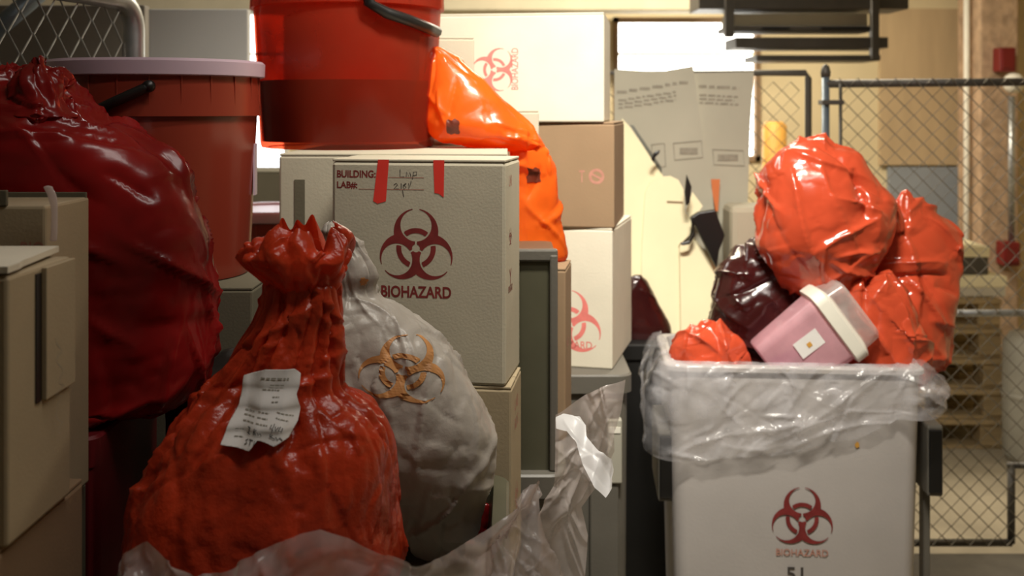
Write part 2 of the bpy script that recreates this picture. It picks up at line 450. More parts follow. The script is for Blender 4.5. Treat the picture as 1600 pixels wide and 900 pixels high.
def carton(name, label, frx, fry, z0, z1, w_, d_, deg, m, cat='carton', group=None, flaps=True, bev=.004, sidem=None):
    """closed carton given by its front right vertical edge (world x, y), width, depth and turn"""
    a = math.radians(deg); ca, sa = math.cos(a), math.sin(a)
    cx, cy = -w_/2, d_/2
    loc = (frx+cx*ca-cy*sa, fry+cx*sa+cy*ca, z0)
    r = thing(name, label, cat, loc, a, group)
    h = z1-z0; t = .005 if flaps else 0
    me = boxme('body', (-w_/2, -d_/2, 0), (w_/2, d_/2, h-t), bev)
    link('body', me, m, r)
    if flaps:
        for s in (-1, 1):
            y0, y1 = (-d_/2+.001, -.0015) if s < 0 else (.0015, d_/2-.001)
            box('top_flap', (-w_/2+.001, y0, h-t), (w_/2-.001, y1, h), m, r, .0015)
    return r

# ==================================================================== the setting
struct(box('floor', (-4, -1.5, -.1), (4.4, 7.5, 0), 'floor'))
struct(box('ceiling', (-4, -1.5, 2.9), (4.4, 7.5, 3.0), 'ceil'))
YB = 6.2
# back wall with two openings
def wallpiece(nm, x0, x1, z0, z1, m='wall', parent=None): return box(nm, (x0, YB, z0), (x1, YB+.12, z1), m, parent)
w1 = (X(958, YB), X(1188, YB), Z(252, YB), Z(27, YB)); w2 = (X(380, YB), X(452, YB), Z(300, YB), Z(15, YB))
wb = struct(wallpiece('wall_back', w1[1], 4.4, 0, 2.9))
wallpiece('wall_segment', w2[1], w1[0], 0, 2.9, 'wall', wb); wallpiece('wall_segment', -4, w2[0], 0, 2.9, 'wallgrey', wb)
for q in (w1, w2):
    wallpiece('wall_segment', q[0], q[1], q[3], 2.9, 'wall', wb); wallpiece('wall_segment', q[0], q[1], 0, q[2], 'wall', wb)
for i, (q, mm) in enumerate(((w1, 'window'), (w2, 'windowb'))):
    wn = struct(box('window_%d' % (i+1), (q[0]+.02, YB+.05, q[2]+.02), (q[1]-.02, YB+.06, q[3]-.02), mm))
    fr = .03
    for lo, hi in (((q[0], q[2]), (q[0]+fr, q[3])), ((q[1]-fr, q[2]), (q[1], q[3])), ((q[0], q[3]-fr), (q[1], q[3])), ((q[0], q[2]), (q[1], q[2]+fr))):
        box('window_frame', (lo[0], YB-.015, lo[1]), (hi[0], YB+.1, hi[1]), 'kraft' if i == 0 else 'whitepaint', wn)
    zb = Z(84, YB)
    box('glazing_bar', (q[0], YB+.02, zb-.008), (q[1], YB+.048, zb+.008), 'cream', wn)
struct(box('wall_left', (-3.1, -1.5, 0), (-3.0, 7.5, 2.9), 'wallgrey'))
struct(box('wall_right', (3.3, -1.5, 0), (3.4, 7.5, 2.9), 'wall'))
struct(box('wall_front', (-4, -1.5, 0), (4.4, -1.4, 2.9), 'wallgrey'))
Yb = 5.7
struct(box('trim_1', (-2.9, Yb, Z(17, Yb)), (X(1128, Yb), Yb+.2, Z(17, Yb)+.16), 'beam', bev=.01))

struct(box('trim_2', (1.0, 3.42, 0), (2.8, 3.69, .045), 'floorstrip', bev=.008))  # low dark strip on the floor before the fence
# right rear: board, plate, column, conduit
Yw = YB-.001
tag(box('wall_board', (X(1372, YB), YB-.03, Z(258, YB)), (X(1512, YB), Yw, Z(14, YB)), 'ply', bev=.004), 'tall tan brown board on the back wall above the grey plate', 'board')
tag(box('wall_plate', (X(1385, YB), YB-.045, Z(355, YB)), (X(1510, YB), YB-.002, Z(261, YB)), 'plate', bev=.004), 'blue grey rectangular plate on the back wall behind the fence', 'plate')
Yc = 5.75
col = struct(box('wall_column', (X(1532, Yc), Yc, 0), (X(1592, Yc), Yc+.3, 2.9), 'masonry', bev=.01))
tag(tube('conduit', [(X(1523, Yc), Yc+.1, 0), (X(1523, Yc), Yc+.1, 2.88)], .016, 'whitepaint'), 'thin white vertical conduit running beside the brown column', 'pipe')
tag(tube('riser_pipe', [(X(1586, Yc-.1), Yc-.06, Z(378, Yc-.1)), (X(1586, Yc-.1), Yc-.06, Z(150, Yc-.1))], .018, 'galv'), 'grey pipe between the two dark red boxes on the column', 'pipe')
for i, (x0, x1, y0, y1, lb) in enumerate(((1563, 1588, 74, 112, 'dark red alarm box high on the brown column'), (1568, 1595, 379, 416, 'dark red box low on the column under the grey pipe'))):
    al = thing('alarm_box', lb, 'alarm', (X((x0+x1)/2, Yc-.1), Yc-.1, Z(y1, Yc-.1)))
    hw = (X(x1, Yc-.1)-X(x0, Yc-.1))/2; hh = Z(y0, Yc-.1)-Z(y1, Yc-.1)
    box('body', (-hw, 0, 0), (hw, .095, hh), 'alarm', al, .008)
    box('cover', (-hw*.75, -.006, hh*.15), (hw*.75, .004, hh*.85), 'alarm', al, .002)
sd = thing('strobe', 'round white strobe under the upper dark red alarm box', 'alarm', P(1583, 130, Yc-.09))
lathe('dome', [(.004, -.055), (.03, -.05), (.05, -.03), (.052, 0), (.05, .015), (.002, .018)], 'whitepaint', sd, 24).rotation_euler = (-PI/2, 0, 0)
# yellow post beyond the gate
tag(tube('bollard', [(X(1210, 5.6), 5.6, 0), (X(1210, 5.6), 5.6, Z(190, 5.6)-.02), (X(1210, 5.6), 5.6, Z(190, 5.6))], [.062, .062, .04], 'yellow', n=20), 'yellow post standing beyond the chain link gate', 'post')

# hanging rack
Yr = 4.7
rk = thing('hanging_rack', 'dark steel rack of stacked bars hanging from the ceiling', 'rack', (X(1260, Yr), Yr, Z(95, Yr)))
def rb(nm, x0, x1, y0, y1, m, dep=.25, yo=0):
    zz = Z(95, Yr); xc = X(1260, Yr)
    box(nm, (X(x0, Yr)-xc, yo, Z(y1, Yr)-zz), (X(x1, Yr)-xc, yo+dep, Z(y0, Yr)-zz), m, rk, .003)
rb('bar', 1092, 1420, -14, 14, 'darksteel'); rb('bar', 1150, 1388, 58, 75, 'darksteel'); rb('bar', 1182, 1376, 86, 95, 'darksteel')
rb('bar', 1138, 1370, 40, 48, 'darksteel', .25)
rb('shelf_panel', 1145, 1362, 20, 40, 'beam', .2, .05)
rb('post', 1360, 1372, -20, 93, 'darksteel', .04, -.02); rb('post', 1132, 1146, -20, 58, 'darksteel', .04, -.02)
for x in (1190, 1282, 1325): rb('slot', x, x+44, 41, 47, 'black', .01, -.006)
for x in (1140, 1365): box('hanger_rod', (X(x, Yr)-X(1260, Yr)-.008, .1, .25), (X(x, Yr)-X(1260, Yr)+.008, .116, 2.9-Z(95, Yr)), 'darksteel', rk)

# ---- chain link --------------------------------------------------------------
def chainlink(name, W, H, wx, hz, r, parent, m='wire', rot=None):
    """interlocking zigzag wires in local x,z plane"""
    v = []; f = []; cols = int(W/(wx/2))
    for k in range(cols):
        pts = []; j = 0; z = -(k % 2)*hz/2
        while z <= H+hz/2:
            side = j % 2
            x = (k+side)*wx/2; y = (.8 if side else -.8)*r
            if 0 <= z <= H: pts.append(Vector((x, y, z)))
            z += hz/2; j += 1
        n0 = len(v); n = 5
        for i, p in enumerate(pts):
            for q in range(n):
                t = 2*PI*q/n; v.append(p+Vector((math.cos(t)*r, math.sin(t)*r, math.sin(t+1)*r*.6)))
        for i in range(len(pts)-1):
            for q in range(n): f.append((n0+i*n+q, n0+i*n+(q+1) % n, n0+(i+1)*n+(q+1) % n, n0+(i+1)*n+q))
    o = link(name, pyd(name, v, f), m, parent, smooth=True); o['kind'] = 'stuff'; return o
Yf = 3.72
x0 = X(1290, Yf); zt = Z(131, Yf); zb = Z(848, Yf)
fe = thing('chain_link_fence', 'chain link fence panel with dark top rail behind the heaped red bags', 'fence', (x0, Yf, 0))
fw = 1.25
tube('post', [(0, 0, .002), (0, 0, Z(118, Yf))], .0135, 'bluesteel', fe, 14)
lathe('post_cap', [(.001, .04), (.012, .032), (.017, .012), (.016, -.004), (.001, -.006)], 'darksteel', fe, 16, loc=(0, 0, Z(118, Yf)))
tube('top_rail', [(0, 0, zt), (fw, 0, zt+.012)], .014, 'darksteel', fe)
tube('middle_rail', [(0, 0, Z(490, Yf)), (fw, 0, Z(488, Yf))], .012, 'galv', fe)
tube('bottom_rail', [(0, 0, zb), (X(1580, Yf)-x0, 0, zb)], .013, 'darksteel', fe)
tube('upright', [(X(1580, Yf)-x0, 0, zb), (X(1580, Yf)-x0, 0, Z(727, Yf))], .013, 'darksteel', fe)
tube('lower_rail', [(X(1574, Yf)-x0, 0, Z(727, Yf)), (fw, 0, Z(727, Yf))], .011, 'darksteel', fe)
tube('tension_bar', [(.045, -.02, zb), (.045, -.02, zt)], .006, 'darksteel', fe, 8)
for zz in (Z(160, Yf), Z(330, Yf), Z(600, Yf)): box('band', (-.02, -.03, zz-.008), (.055, .02, zz+.008), 'darksteel', fe, .002)
c = chainlink('wire_mesh', fw-.03, zt-zb+.03, .0635, .0635, .0018, fe); c.location = (.04, -.02, zb)
Yg = 3.95
gx = X(1263, Yg)
ga = thing('chain_link_gate', 'chain link gate frame left of the fence post behind the white sheets', 'gate', (gx, Yg, 0))
gz = Z(114, Yg)
tube('frame', [(0, 0, .05), (0, 0, gz-.02), (-.01, 0, gz), (-.9, 0, gz), (-.9, 0, .05), (0, 0, .05)], .0125, 'darksteel', ga)
c = chainlink('wire_mesh', .88, gz-.08, .0635, .0635, .0016, ga); c.location = (-.89, 0, .06)

# left fence, seen edge on
A = Vector((-.885, 2.55)); B = Vector((-1.03, 2.02))
le = thing('swung_gate', 'galvanised chain link gate with bent pipe corner at upper left', 'gate', (A.x, A.y, 0), math.atan2(B.y-A.y, B.x-A.x))
Lg = (B-A).length+.25
zt = Z(2, 2.55)
arc = [(.0+.07*(1-math.cos(t)), 0, zt-.07+.07*math.sin(t)) for t in [i*PI/2/8 for i in range(9)]]
tube('pipe_frame', [(0, 0, .0), (0, 0, zt-.08)]+arc+[(Lg, 0, zt)], .024, 'galv', le, 18)
tube('tension_bar', [(.04, .0, .1), (.04, 0, zt-.1)], .004, 'darksteel', le, 8)
c = chainlink('wire_mesh', Lg, .95, .075, .085, .0022, le, 'wirelight'); c.location = (.045, 0, zt-.95)
tag(tube('diagonal_pipe', [P(-60, 92, 3.0), P(62, -12, 3.0)], .026, 'bluesteel', n=16), 'dark blue grey pipe slanting behind the gate at upper left', 'pipe')
tag(box('leaning_board', (X(232, 3.3), 3.3, Z(700, 3.3)), (X(387, 3.3), 3.34, Z(14, 3.3)), 'greyboard', bev=.004), 'light grey board standing behind the lidded red bucket', 'board')
tag(box('partition_panel', (X(-330, 3.45), 3.45, 0), (X(226, 3.45), 3.5, Z(8, 3.45)), 'wallgrey', bev=.003), 'dim grey partition behind the chain link gate', 'partition')

# ---- pallets --------------------------------------------------------------------
pcnt = [0]
bd = boxme('board', (-.5, -.05, 0), (.5, .05, .02), .002); bd.materials.append(M['wood'])
bl = boxme('block', (-.05, -.06, 0), (.05, .06, .1), .003); bl.materials.append(M['wood'])
ordw = ['lowest', 'second from the floor', 'middle', 'second from the top', 'topmost']
pz = 0; Yp = 4.95; pw = .82
for i in range(5):
    cx = X(1575, Yp)-pw/2+random.uniform(-.03, .02)
    pr = thing('pallet', 'wooden pallet, %s of the stack beyond the fence' % ordw[i], 'pallet', (cx, Yp+.4, pz), random.uniform(-.04, .04), 'stacked pallets')
    for j in range(6):
        o = link('board', bd, None, pr); o.scale = (pw, 1.1, 1); o.location = (0, -.35+.14*j, .115)
    for j in range(3):
        o = link('board', bd, None, pr); o.scale = (pw, 1, .75); o.location = (0, -.33+.33*j, 0)
    for ix in (-1, 0, 1):
        for j in range(3):
            o = link('block', bl, None, pr); o.location = (ix*(pw/2-.05), -.33+.33*j, .015)
    pz += .137
def bundle(nm, lb, px0, px1, yt, m, z0, Y, d_=.35):
    zt = Z(yt, Y); r = thing(nm, lb, 'carton', ((X(px0, Y)+X(px1, Y))/2, Y+d_/2, z0)); hw = (X(px1, Y)-X(px0, Y))/2
    box('body', (-hw, -d_/2, 0), (hw, d_/2, zt-z0-.02), 'darksteel' if m == 'd' else m, r, .006)
    box('lid', (-hw-.004, -d_/2-.004, zt-z0-.05), (hw+.004, d_/2+.004, zt-z0), 'cream', r, .004)
    return r
bundle('flat_carton', 'pale flat carton lying on top of the pallet stack', 1440, 1572, 432, 'cardw', pz, 5.0)
bundle('dark_crate', 'dark crate with pale lid on the flat carton above the pallets', 1462, 1545, 385, 'd', Z(432, 5.0), 5.05, .28)
wd = thing('pale_drum', 'pale greenish drum at the right edge behind the fence', 'drum', (X(1616, 4.8), 4.8, 0))
lathe('body', [(.001, .0), (.11, 0), (.13, .03), (.132, .30), (.128, .52), (.10, .56), (.001, .565)], 'cartlight', wd, 40, loc=(0, 0, 0))
lathe('rim', [(.133, .28), (.138, .285), (.138, .30), (.133, .305)], 'cartlight', wd, 40)

# ==================================================================== carts
def cart(name, label, x0, x1, y0, y1, h, m, taper=.94, inner=None, closed=False, lh=.045):
    r = thing(name, label, 'cart', ((x0+x1)/2, (y0+y1)/2, 0))
    tubbody('body', x1-x0, y1-y0, h, taper, .035, m, r, inner, closed=closed, lh=lh)
    return r
# white cart on the right
WX0, WX1, WY0, WY1, WH = X(1056, 2.74), X(1445, 2.74), 2.74, 3.12, .9
wc = cart('waste_cart', 'white plastic waste cart with dark red biohazard mark, heaped with red bags', WX0, WX1, WY0, WY1, WH, 'cartwhite', .93, .62, lh=.014)
wcx, wcy = (WX0+WX1)/2, (WY0+WY1)/2
WROT = math.radians(-4); wc.rotation_euler = (0, 0, WROT)
def fy(z): return WY0+((WY1-WY0)/2*.07)*(1-z/WH)-wcy     # tapered front plane
def wfront(nm, me, px, py, rot=0):
    z = Z(py, 2.745); y = fy(z)-.0035
    tilt = math.atan2((WY1-WY0)/2*.07, WH)
    o = link(nm, me, None, wc); o.matrix_local = Matrix.Translation((X(px, 2.745)-wcx, y, z)) @ Matrix.Rotation(PI/2-tilt*-1, 4, 'X'); return o
wfront('biohazard_symbol', bio(.142, 'print'), 1261, 806)
wfront('lettering', textme('BIOHAZARD', 80*2.745/F, 11*2.745/F, 'printfade'), 1261, 863)['label'] = 'faded red BIOHAZARD lettering'
wfront('number_plate', textme('51', 26*2.745/F, 22*2.745/F, 'ink'), 1250, 897)['label'] = 'dark stencilled number 51'
stn = mask('stain', lambda x, y: math.hypot(x, y*.8)-.006-.003*noise.noise(Vector((x*300, y*300, 0))), -.012, .012, -.012, .012, 14); stn.materials.append(M['yellow'])
wfront('stain', stn, 1345, 692)
for s, px in ((1, 1456), (-1, 1046)):
    hx = X(px, 2.8)-wcx; zc = Z(707 if s > 0 else 725, 2.8)
    hd = box('handle', (hx-.02, -.16, zc-.095), (hx+.02, .10, zc+.085), 'cartgrey', wc, .006)
    box('grip', (hx-.016, -.166, zc-.085), (hx+.016, -.155, zc+.075), 'black', hd, .003)
box('frame_post', (X(1449, 2.8)-wcx, -.10, .06), (X(1460, 2.8)-wcx, -.06, .62), 'cartgrey', wc, .004)
for s in (-1, 1):
    for t in (-1, 1):
        lathe('caster', [(.001, -.015), (.035, -.015), (.04, 0), (.035, .015), (.001, .015)], 'black', wc, 20, loc=(s*.2, t*.15, .04)).rotation_euler = (0, PI/2, 0)

def skirt(name, path, hem, top, m, parent, seed=1, nv=26, out=.03, crum=.012, extra=(), ncr=40, foc=None):
    """film hanging over a rim: path = list of (x, y, nx, ny), hem(u) = lowest z, top = z of the rim"""
    n = len(path); v = []; f = []
    for i, (x, y, nx, ny) in enumerate(path):
        u = i/(n-1); zb = hem(u)
        for j in range(nv):
            t = j/(nv-1)
            if t < .12: o_ = -.035+.30*t; z = top+.006+.02*math.sin(t/.12*PI)-.04*(.12-t)/.12
            else:
                q = (t-.12)/.88; z = top+.006-(top-zb)*q; o_ = (out(u) if callable(out) else out)*math.sin(min(1, q*1.2+.12)*PI*.62)+.006
            p = Vector((x+nx*o_, y+ny*o_, z))
            q3 = Vector((u*9, t*2.4, seed*3.3))
            g = abs(noise.noise(Vector((u*11+seed, t*1.6+u*3, 0))))*1.7-.4+.8*(crumple(Vector((u*1.2, t*.35, seed)), 9, seed))
            k = crum*min(1, t*4)
            v.append(p+Vector((nx, ny, 0))*max(g*k, -o_*.7)+Vector((0, 0, .25*g*k)))
    for i in range(n-1):
        for j in range(nv-1): f.append((i*nv+j, i*nv+j+1, (i+1)*nv+j+1, (i+1)*nv+j))
    me = pyd(name, v, f)
    creases(me, ncr, seed, A=(.003, .010), w=(.004, .014), ln=(.05, .3), focus=foc, rnd=.6, extra=extra)
    return link(name, me, m, parent, smooth=True)
def rimpath(x0, x1, y0, y1, r, n=200, start=0., end=1., jog=None):
    """left side (rear to front), front, right side (front to rear)"""
    pts = []
    def seg(a, b, k, nn):
        for i in range(k): pts.append((a[0]+(b[0]-a[0])*i/k, a[1]+(b[1]-a[1])*i/k, nn[0], nn[1]))
    def corner(cx, cy, a0, a1, k):
        for i in range(k): 
            a = a0+(a1-a0)*i/k; pts.append((cx+r*math.cos(a), cy+r*math.sin(a), math.cos(a), math.sin(a)))
    seg((x0, y1), (x0, y0+r), 60, (-1, 0)); corner(x0+r, y0+r, PI, 1.5*PI, 20)
    seg((x0+r, y0), (x1-r, y0), 130, (0, -1)); corner(x1-r, y0+r, 1.5*PI, 2*PI, 20)
    seg((x1, y0+r), (x1, y1), 60, (1, 0))
    return pts
def pl(pts):
    def fn(u):
        for (a, va), (b, vb) in zip(pts, pts[1:]):
            if u <= b: t = (u-a)/(b-a); t = t*t*(3-2*t); return va+(vb-va)*t
        return pts[-1][1]
    return fn
pth = rimpath(WX0, WX1, WY0, WY1, .035)
hem = pl([(0, .74), (.15, .70), (.26, Z(728, 2.72)), (.45, Z(716, 2.72)), (.6, Z(690, 2.72)), (.72, Z(655, 2.72)), (.8, Z(640, 2.74)), (1, .8)])
def wcrease(a, b, A, w): return (tuple(P(*a, 2.71)), tuple(P(*b, 2.71)), (0, -1, 0), A, w)
wl = skirt('cart_liner', pth, hem, WH, 'liner', None, 2, 60, pl([(0, .05), (.2, .06), (.28, .022), (.7, .018), (.76, .06), (1, .07)]), .014, ncr=70, foc=(WX1+.1, WY0, WH+.15),
   extra=[wcrease((1070, 728), (1345, 618), .020, .012), (wcrease((1180, 690), (1425, 585), .015, .010)), wcrease((1230, 650), (1300, 575), .008, .007), wcrease((1330, 640), (1390, 575), .010, .007), wcrease((1140, 610), (1170, 575), .009, .006), wcrease((1400, 620), (1440, 575), .010, .008), wcrease((1050, 700), (1130, 740), .010, .008), wcrease((1080, 640), (1085, 575), .010, .008), wcrease((1190, 720), (1440, 655), .009, .006)])
for v in wl.data.vertices:
    q = Matrix.Rotation(WROT, 2) @ Vector((v.co.x-wcx, v.co.y-wcy)); v.co.x = q.x+wcx; v.co.y = q.y+wcy
tag(wl, 'clear crinkled plastic liner folded over the rim of the white cart', 'liner')

# grey cart B under the pale cartons, dark cart behind it added for shade
cb = cart('waste_cart', 'grey cart under the stack of pale biohazard cartons', -.12, .285, 2.665, 3.16, .9, 'cartgrey', .97, closed=True)
for x0, x1, zlo, zhi, m in ((.19, .26, .0, .84, 'cartgrey'), (.232, .268, Z(775, 2.65), Z(655, 2.65), 'cartlight')):
    yo = .006 if m == 'cartlight' else 0; box('rib', (x0-.0825, -.2475-.012-yo, zlo+.03), (x1-.0825, -.230, zhi), m, cb, .004)
box('label_strip', (.236-.0825, -.2675, Z(676, 2.65)), (.264-.0825, -.264, Z(667, 2.65)), 'whitepaint', cb)
kc = cart('waste_cart', 'added black cart standing in for shade between the grey cart and the white cart', .31, 1.0, 3.32, 3.68, .832, 'shadecart', .985, closed=True)  # added cart; its black stands in for the shade beside the grey cart
# grey cart D
cart('waste_cart', 'grey cart under the upright olive tote', -.445, .098, 2.10, 2.64, .846, 'cartgrey', .97, closed=True)
# front cart A
CA = (-.52, -.015, 1.17, 1.84, .93)
cart('waste_cart', 'front waste cart holding the orange red bag and the white bag', *CA, 'tote', .96, inner=.84)
pa = rimpath(CA[0], CA[1], CA[2], CA[3], .04)
# film standing up above the rim of the front cart
def upfilm(name, base, tops, m, seed, nv=30, lean=.02):
    """crumpled film rising from base points to top points"""
    n = len(base); v = []; f = []
    for i in range(n):
        b_, t_ = Vector(base[i]), Vector(tops[i])
        for j in range(nv):
            t = j/(nv-1); p = b_.lerp(t_, t)
            u = i/n
            g = .6*crumple(Vector((u*1.3, t*.2, seed)), 11, seed)+1.2*noise.noise(Vector((u*14, t*2, seed)))
            p += Vector((.25*g, -1*g-.4*math.sin(t*PI), .2*g))*lean
            v.append(p)
    for i in range(n-1):
        for j in range(nv-1): f.append((i*nv+j, i*nv+j+1, (i+1)*nv+j+1, (i+1)*nv+j))
    me = pyd(name, v, f)
    creases(me, 90, seed, A=(.003, .010), w=(.004, .016), ln=(.03, .16), focus=None, rnd=1)
    return link(name, me, m, None, smooth=True)
tp = [(178, 905), (192, 866), (228, 850), (262, 872), (305, 905), (345, 893), (395, 868), (438, 845), (500, 827), (545, 842), (600, 868), (650, 884), (700, 866), (760, 832), (800, 795), (822, 762), (842, 750), (848, 775)]
YA = 1.22
tops = []; base = []
for (xa, ya), (xb, yb) in zip(tp, tp[1:]):
    for i in range(12):
        t = i/12; px = xa+(xb-xa)*t; py = ya+(yb-ya)*t
        yy = YA+(.0 if px < 640 else (px-640)/210*.30)
        tops.append(P(px, py, yy)); bx = min(max(X(px, YA), CA[0]+.03), CA[1]-.02); base.append((bx, max(YA, yy-.02), .93))
fl = upfilm('cart_liner', base, tops, 'linerw', 5, lean=.022)
tag(fl, 'crumpled clear liner rising around the bags in the front cart', 'liner')

# film hanging beside the tote
def sdpoly(x, y, pg):
    ins = False; dm = 1e9
    for (ax, ay), (bx, by) in zip(pg, pg[1:]+pg[:1]):
        t = max(0, min(1, ((x-ax)*(bx-ax)+(y-ay)*(by-ay))/((bx-ax)**2+(by-ay)**2))); dm = min(dm, math.hypot(x-ax-t*(bx-ax), y-ay-t*(by-ay)))
        if (ay > y) != (by > y) and x < (bx-ax)*(y-ay)/(by-ay)+ax: ins = not ins
    return -dm if ins else dm
def filmsheet(name, label, poly, Y, m, seed, curl=.05, ncr=40, n=80, cat='liner', lean=0, A=(.003, .010)):
    """hanging piece of film with its own folds; curl bows it towards the room"""
    pg = [(X(a, Y), Z(b, Y)) for a, b in poly]
    xs = [p[0] for p in pg]; zs = [p[1] for p in pg]
    me = mask(name, lambda x, y: sdpoly(x, y, pg), min(xs)-.002, max(xs)+.002, min(zs)-.002, max(zs)+.002, n)
    W = max(xs)-min(xs); H = max(zs)-min(zs)
    for v in me.vertices:
        x, z = v.co.x, v.co.y; u = (x-min(xs))/W; t = (z-min(zs))/H
        v.co = Vector((x, Y-curl*math.sin(u*PI)*(1-.4*t)-lean*(1-t)+.025*noise.noise(Vector((u*3, t*1.6, seed))), z))
    me.update()
    creases(me, ncr, seed, A=A, w=(.004, .016), ln=(.04, .22), focus=(sum(xs)/len(xs), Y, max(zs)+.1), rnd=.5)
    return tag(link(name, me, m, smooth=True), label, cat)
hl = filmsheet('cart_liner', 'milky film hanging beside the olive tote in front of the grey cart', [(868, 642), (905, 618), (938, 600), (976, 590), (968, 640), (956, 672), (958, 700), (936, 746), (908, 790), (918, 832), (914, 900), (842, 900), (846, 800), (866, 745)], 2.02, 'linerw', 9, .03)
hf = filmsheet('turned_fold', 'bright white fold of plastic film beside the olive tote', [(868, 650), (880, 645), (905, 646), (914, 658), (914, 672), (932, 688), (948, 702), (952, 716), (950, 734), (938, 743), (922, 728), (906, 704), (897, 676), (884, 664), (868, 664)], 1.955, 'whitefilm', 12, .03, 10, 60, 'film', .10, (.002, .005)); hf.parent = hl; del hf['category']
filmsheet('film_fold', 'clear film bunched at the right corner of the front cart', [(750, 842), (795, 800), (818, 758), (838, 750), (844, 790), (858, 838), (880, 870), (884, 940), (740, 940)], 1.52, 'linerw', 15, .05, 50, 80, 'film', .1)

# ==================================================================== cartons
# main biohazard carton
Y0 = 1.9; rt = -9
mw = (X(790, Y0)-X(511, Y0))/math.cos(math.radians(rt)); mz0, mz1 = Z(605, Y0), Z(250, Y0)
mc = carton('biohazard_carton', 'carton with two red tape strips, BUILDING and LAB lines and a biohazard mark', X(790, Y0), Y0, mz0, mz1, mw, .165, rt, 'card', bev=.006)
D = .165
k = Y0/F
def mp(px, py): return ((px-650.5)*k, (605-py)*k)
x, z = mp(648, 386); front(mc, 'biohazard_symbol', bio(111*k, 'print'), x, z, D)
x, z = mp(648, 460); front(mc, 'lettering', textme('BIOHAZARD', 114*k, 19*k, 'print', .03), x, z, D)
x, z = mp(550, 274); front(mc, 'lettering', textme('BUILDING:', 64*k, 12*k, 'print', .03), x, z, D)
x, z = mp(535, 292); front(mc, 'lettering', textme('LAB#:', 34*k, 12*k, 'print', .03), x, z, D)
for a, b, y in ((603, 661, 279), (554, 661, 298)):
    xa, z = mp(a, y); xb, _ = mp(b, y); front(mc, 'rule_line', strokes('rule_line', [[(xa, 0), (xb, 0)]], 1.1*k, 'printfade'), 0, z, D)
hw = [[(622, 266), (622, 278), (629, 278)], [(632, 278), (633, 270), (636, 277), (638, 270), (640, 278)], [(642, 282), (644, 270), (649, 270), (649, 275), (643, 276)],
      [(612, 291), (616, 288), (618, 291), (612, 297), (620, 297)], [(624, 288), (624, 297)], [(632, 288), (627, 291), (632, 294), (628, 298), (627, 293), (632, 289)], [(636, 288), (636, 297), (640, 287), (640, 284)], [(626, 299), (628, 310)]]
front(mc, 'handwriting', strokes('handwriting', [[mp(*p) for p in l] for l in hw], 1.2*k, 'ink'), 0, 0, D)['label'] = 'thin dark pen writing on the ruled lines'
def tapestrip(pts):
    q = [mp(*p) for p in pts]; me = pyd('tape_strip', [(a, b, 0) for a, b in q], [tuple(range(len(q)))]); me.materials.append(M['tape'])
    return front(mc, 'tape_strip', me, 0, 0, D, off=.0004)
tapestrip([(578, 317), (585, 321), (599, 317), (604, 251), (586, 251)]); tapestrip([(678, 303), (685, 304), (693, 310), (694, 251), (676, 251)])
for py_, sz, me in ((375, .03, bio(.03, 'print')), (440, .02, textme('Y', .022, .03, 'print')), (458, .02, textme('BIOHAZARD', .045, .012, 'print')), (285, .02, textme('LAB', .03, .02, 'printfade'))):
    rightside(mc, 'biohazard_symbol' if py_ == 375 else 'lettering', me, -.03, (605-py_)*k, mw)
# carton under it (and its support)
c2 = carton('biohazard_carton', 'carton with red print on its side, directly under the taped biohazard carton', X(799, 1.91), 1.9, mz0-.335, mz0, mw*.98, .15, -7, 'cardtan')
rightside(c2, 'lettering', textme('LAB', .05, .022, 'printfade'), 0, .29, mw*.98); rightside(c2, 'lettering', textme('BLDG', .05, .02, 'printfade'), 0, .255, mw*.98)
rightside(c2, 'biohazard_symbol', bio(.05, 'printfade'), 0, .12, mw*.98)
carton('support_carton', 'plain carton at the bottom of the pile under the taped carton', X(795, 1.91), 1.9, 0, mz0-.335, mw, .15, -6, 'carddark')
# carton behind, under the big bucket
bx0, bx1 = X(436, 2.1), X(793, 2.1); bz = Z(240, 2.1)
bc = carton('large_carton', 'grey carton carrying the open red bucket behind the taped carton', bx1, 2.1, .846, bz, bx1-bx0, .54, 0, 'card')
box('side_strip', (-(bx1-bx0)/2+.03, -.2715, .03), (-(bx1-bx0)/2+.05, -.27, bz-.846-.05), 'carddark', bc)
# olive tote
tt = thing('upright_tote', 'olive grey plastic tote standing on end right of the taped carton', 'tote', (.043, 2.2, .846))
th = Z(392, 2.12)-.846
link('body', loftme('body', [[(x, y, zz) for x, y in rrect(w_, d_, .02)] for w_, d_, zz in ((.082, .16, 0), (.086, .165, th-.03), (.086, .165, th-.012), (.078, .157, th))]), 'tote', tt, smooth=True); sharp(tt.children[0], 40)
box('edge_rim', (.030, -.092, .0), (.046, -.078, th-.006), 'cartgrey', tt, .004); box('edge_rim', (-.045, -.090, th-.02), (.046, -.07, th+.004), 'cartgrey', tt, .004)
c3 = carton('narrow_carton', 'narrow brown carton squeezed between the tote and the pale stack', X(884, 2.3), 2.3, .846, 1.212, .14, .14, -8, 'kraft')
rightside(c3, 'lettering', textme('BIO', .05, .02, 'printfade'), -.02, .2, .14)
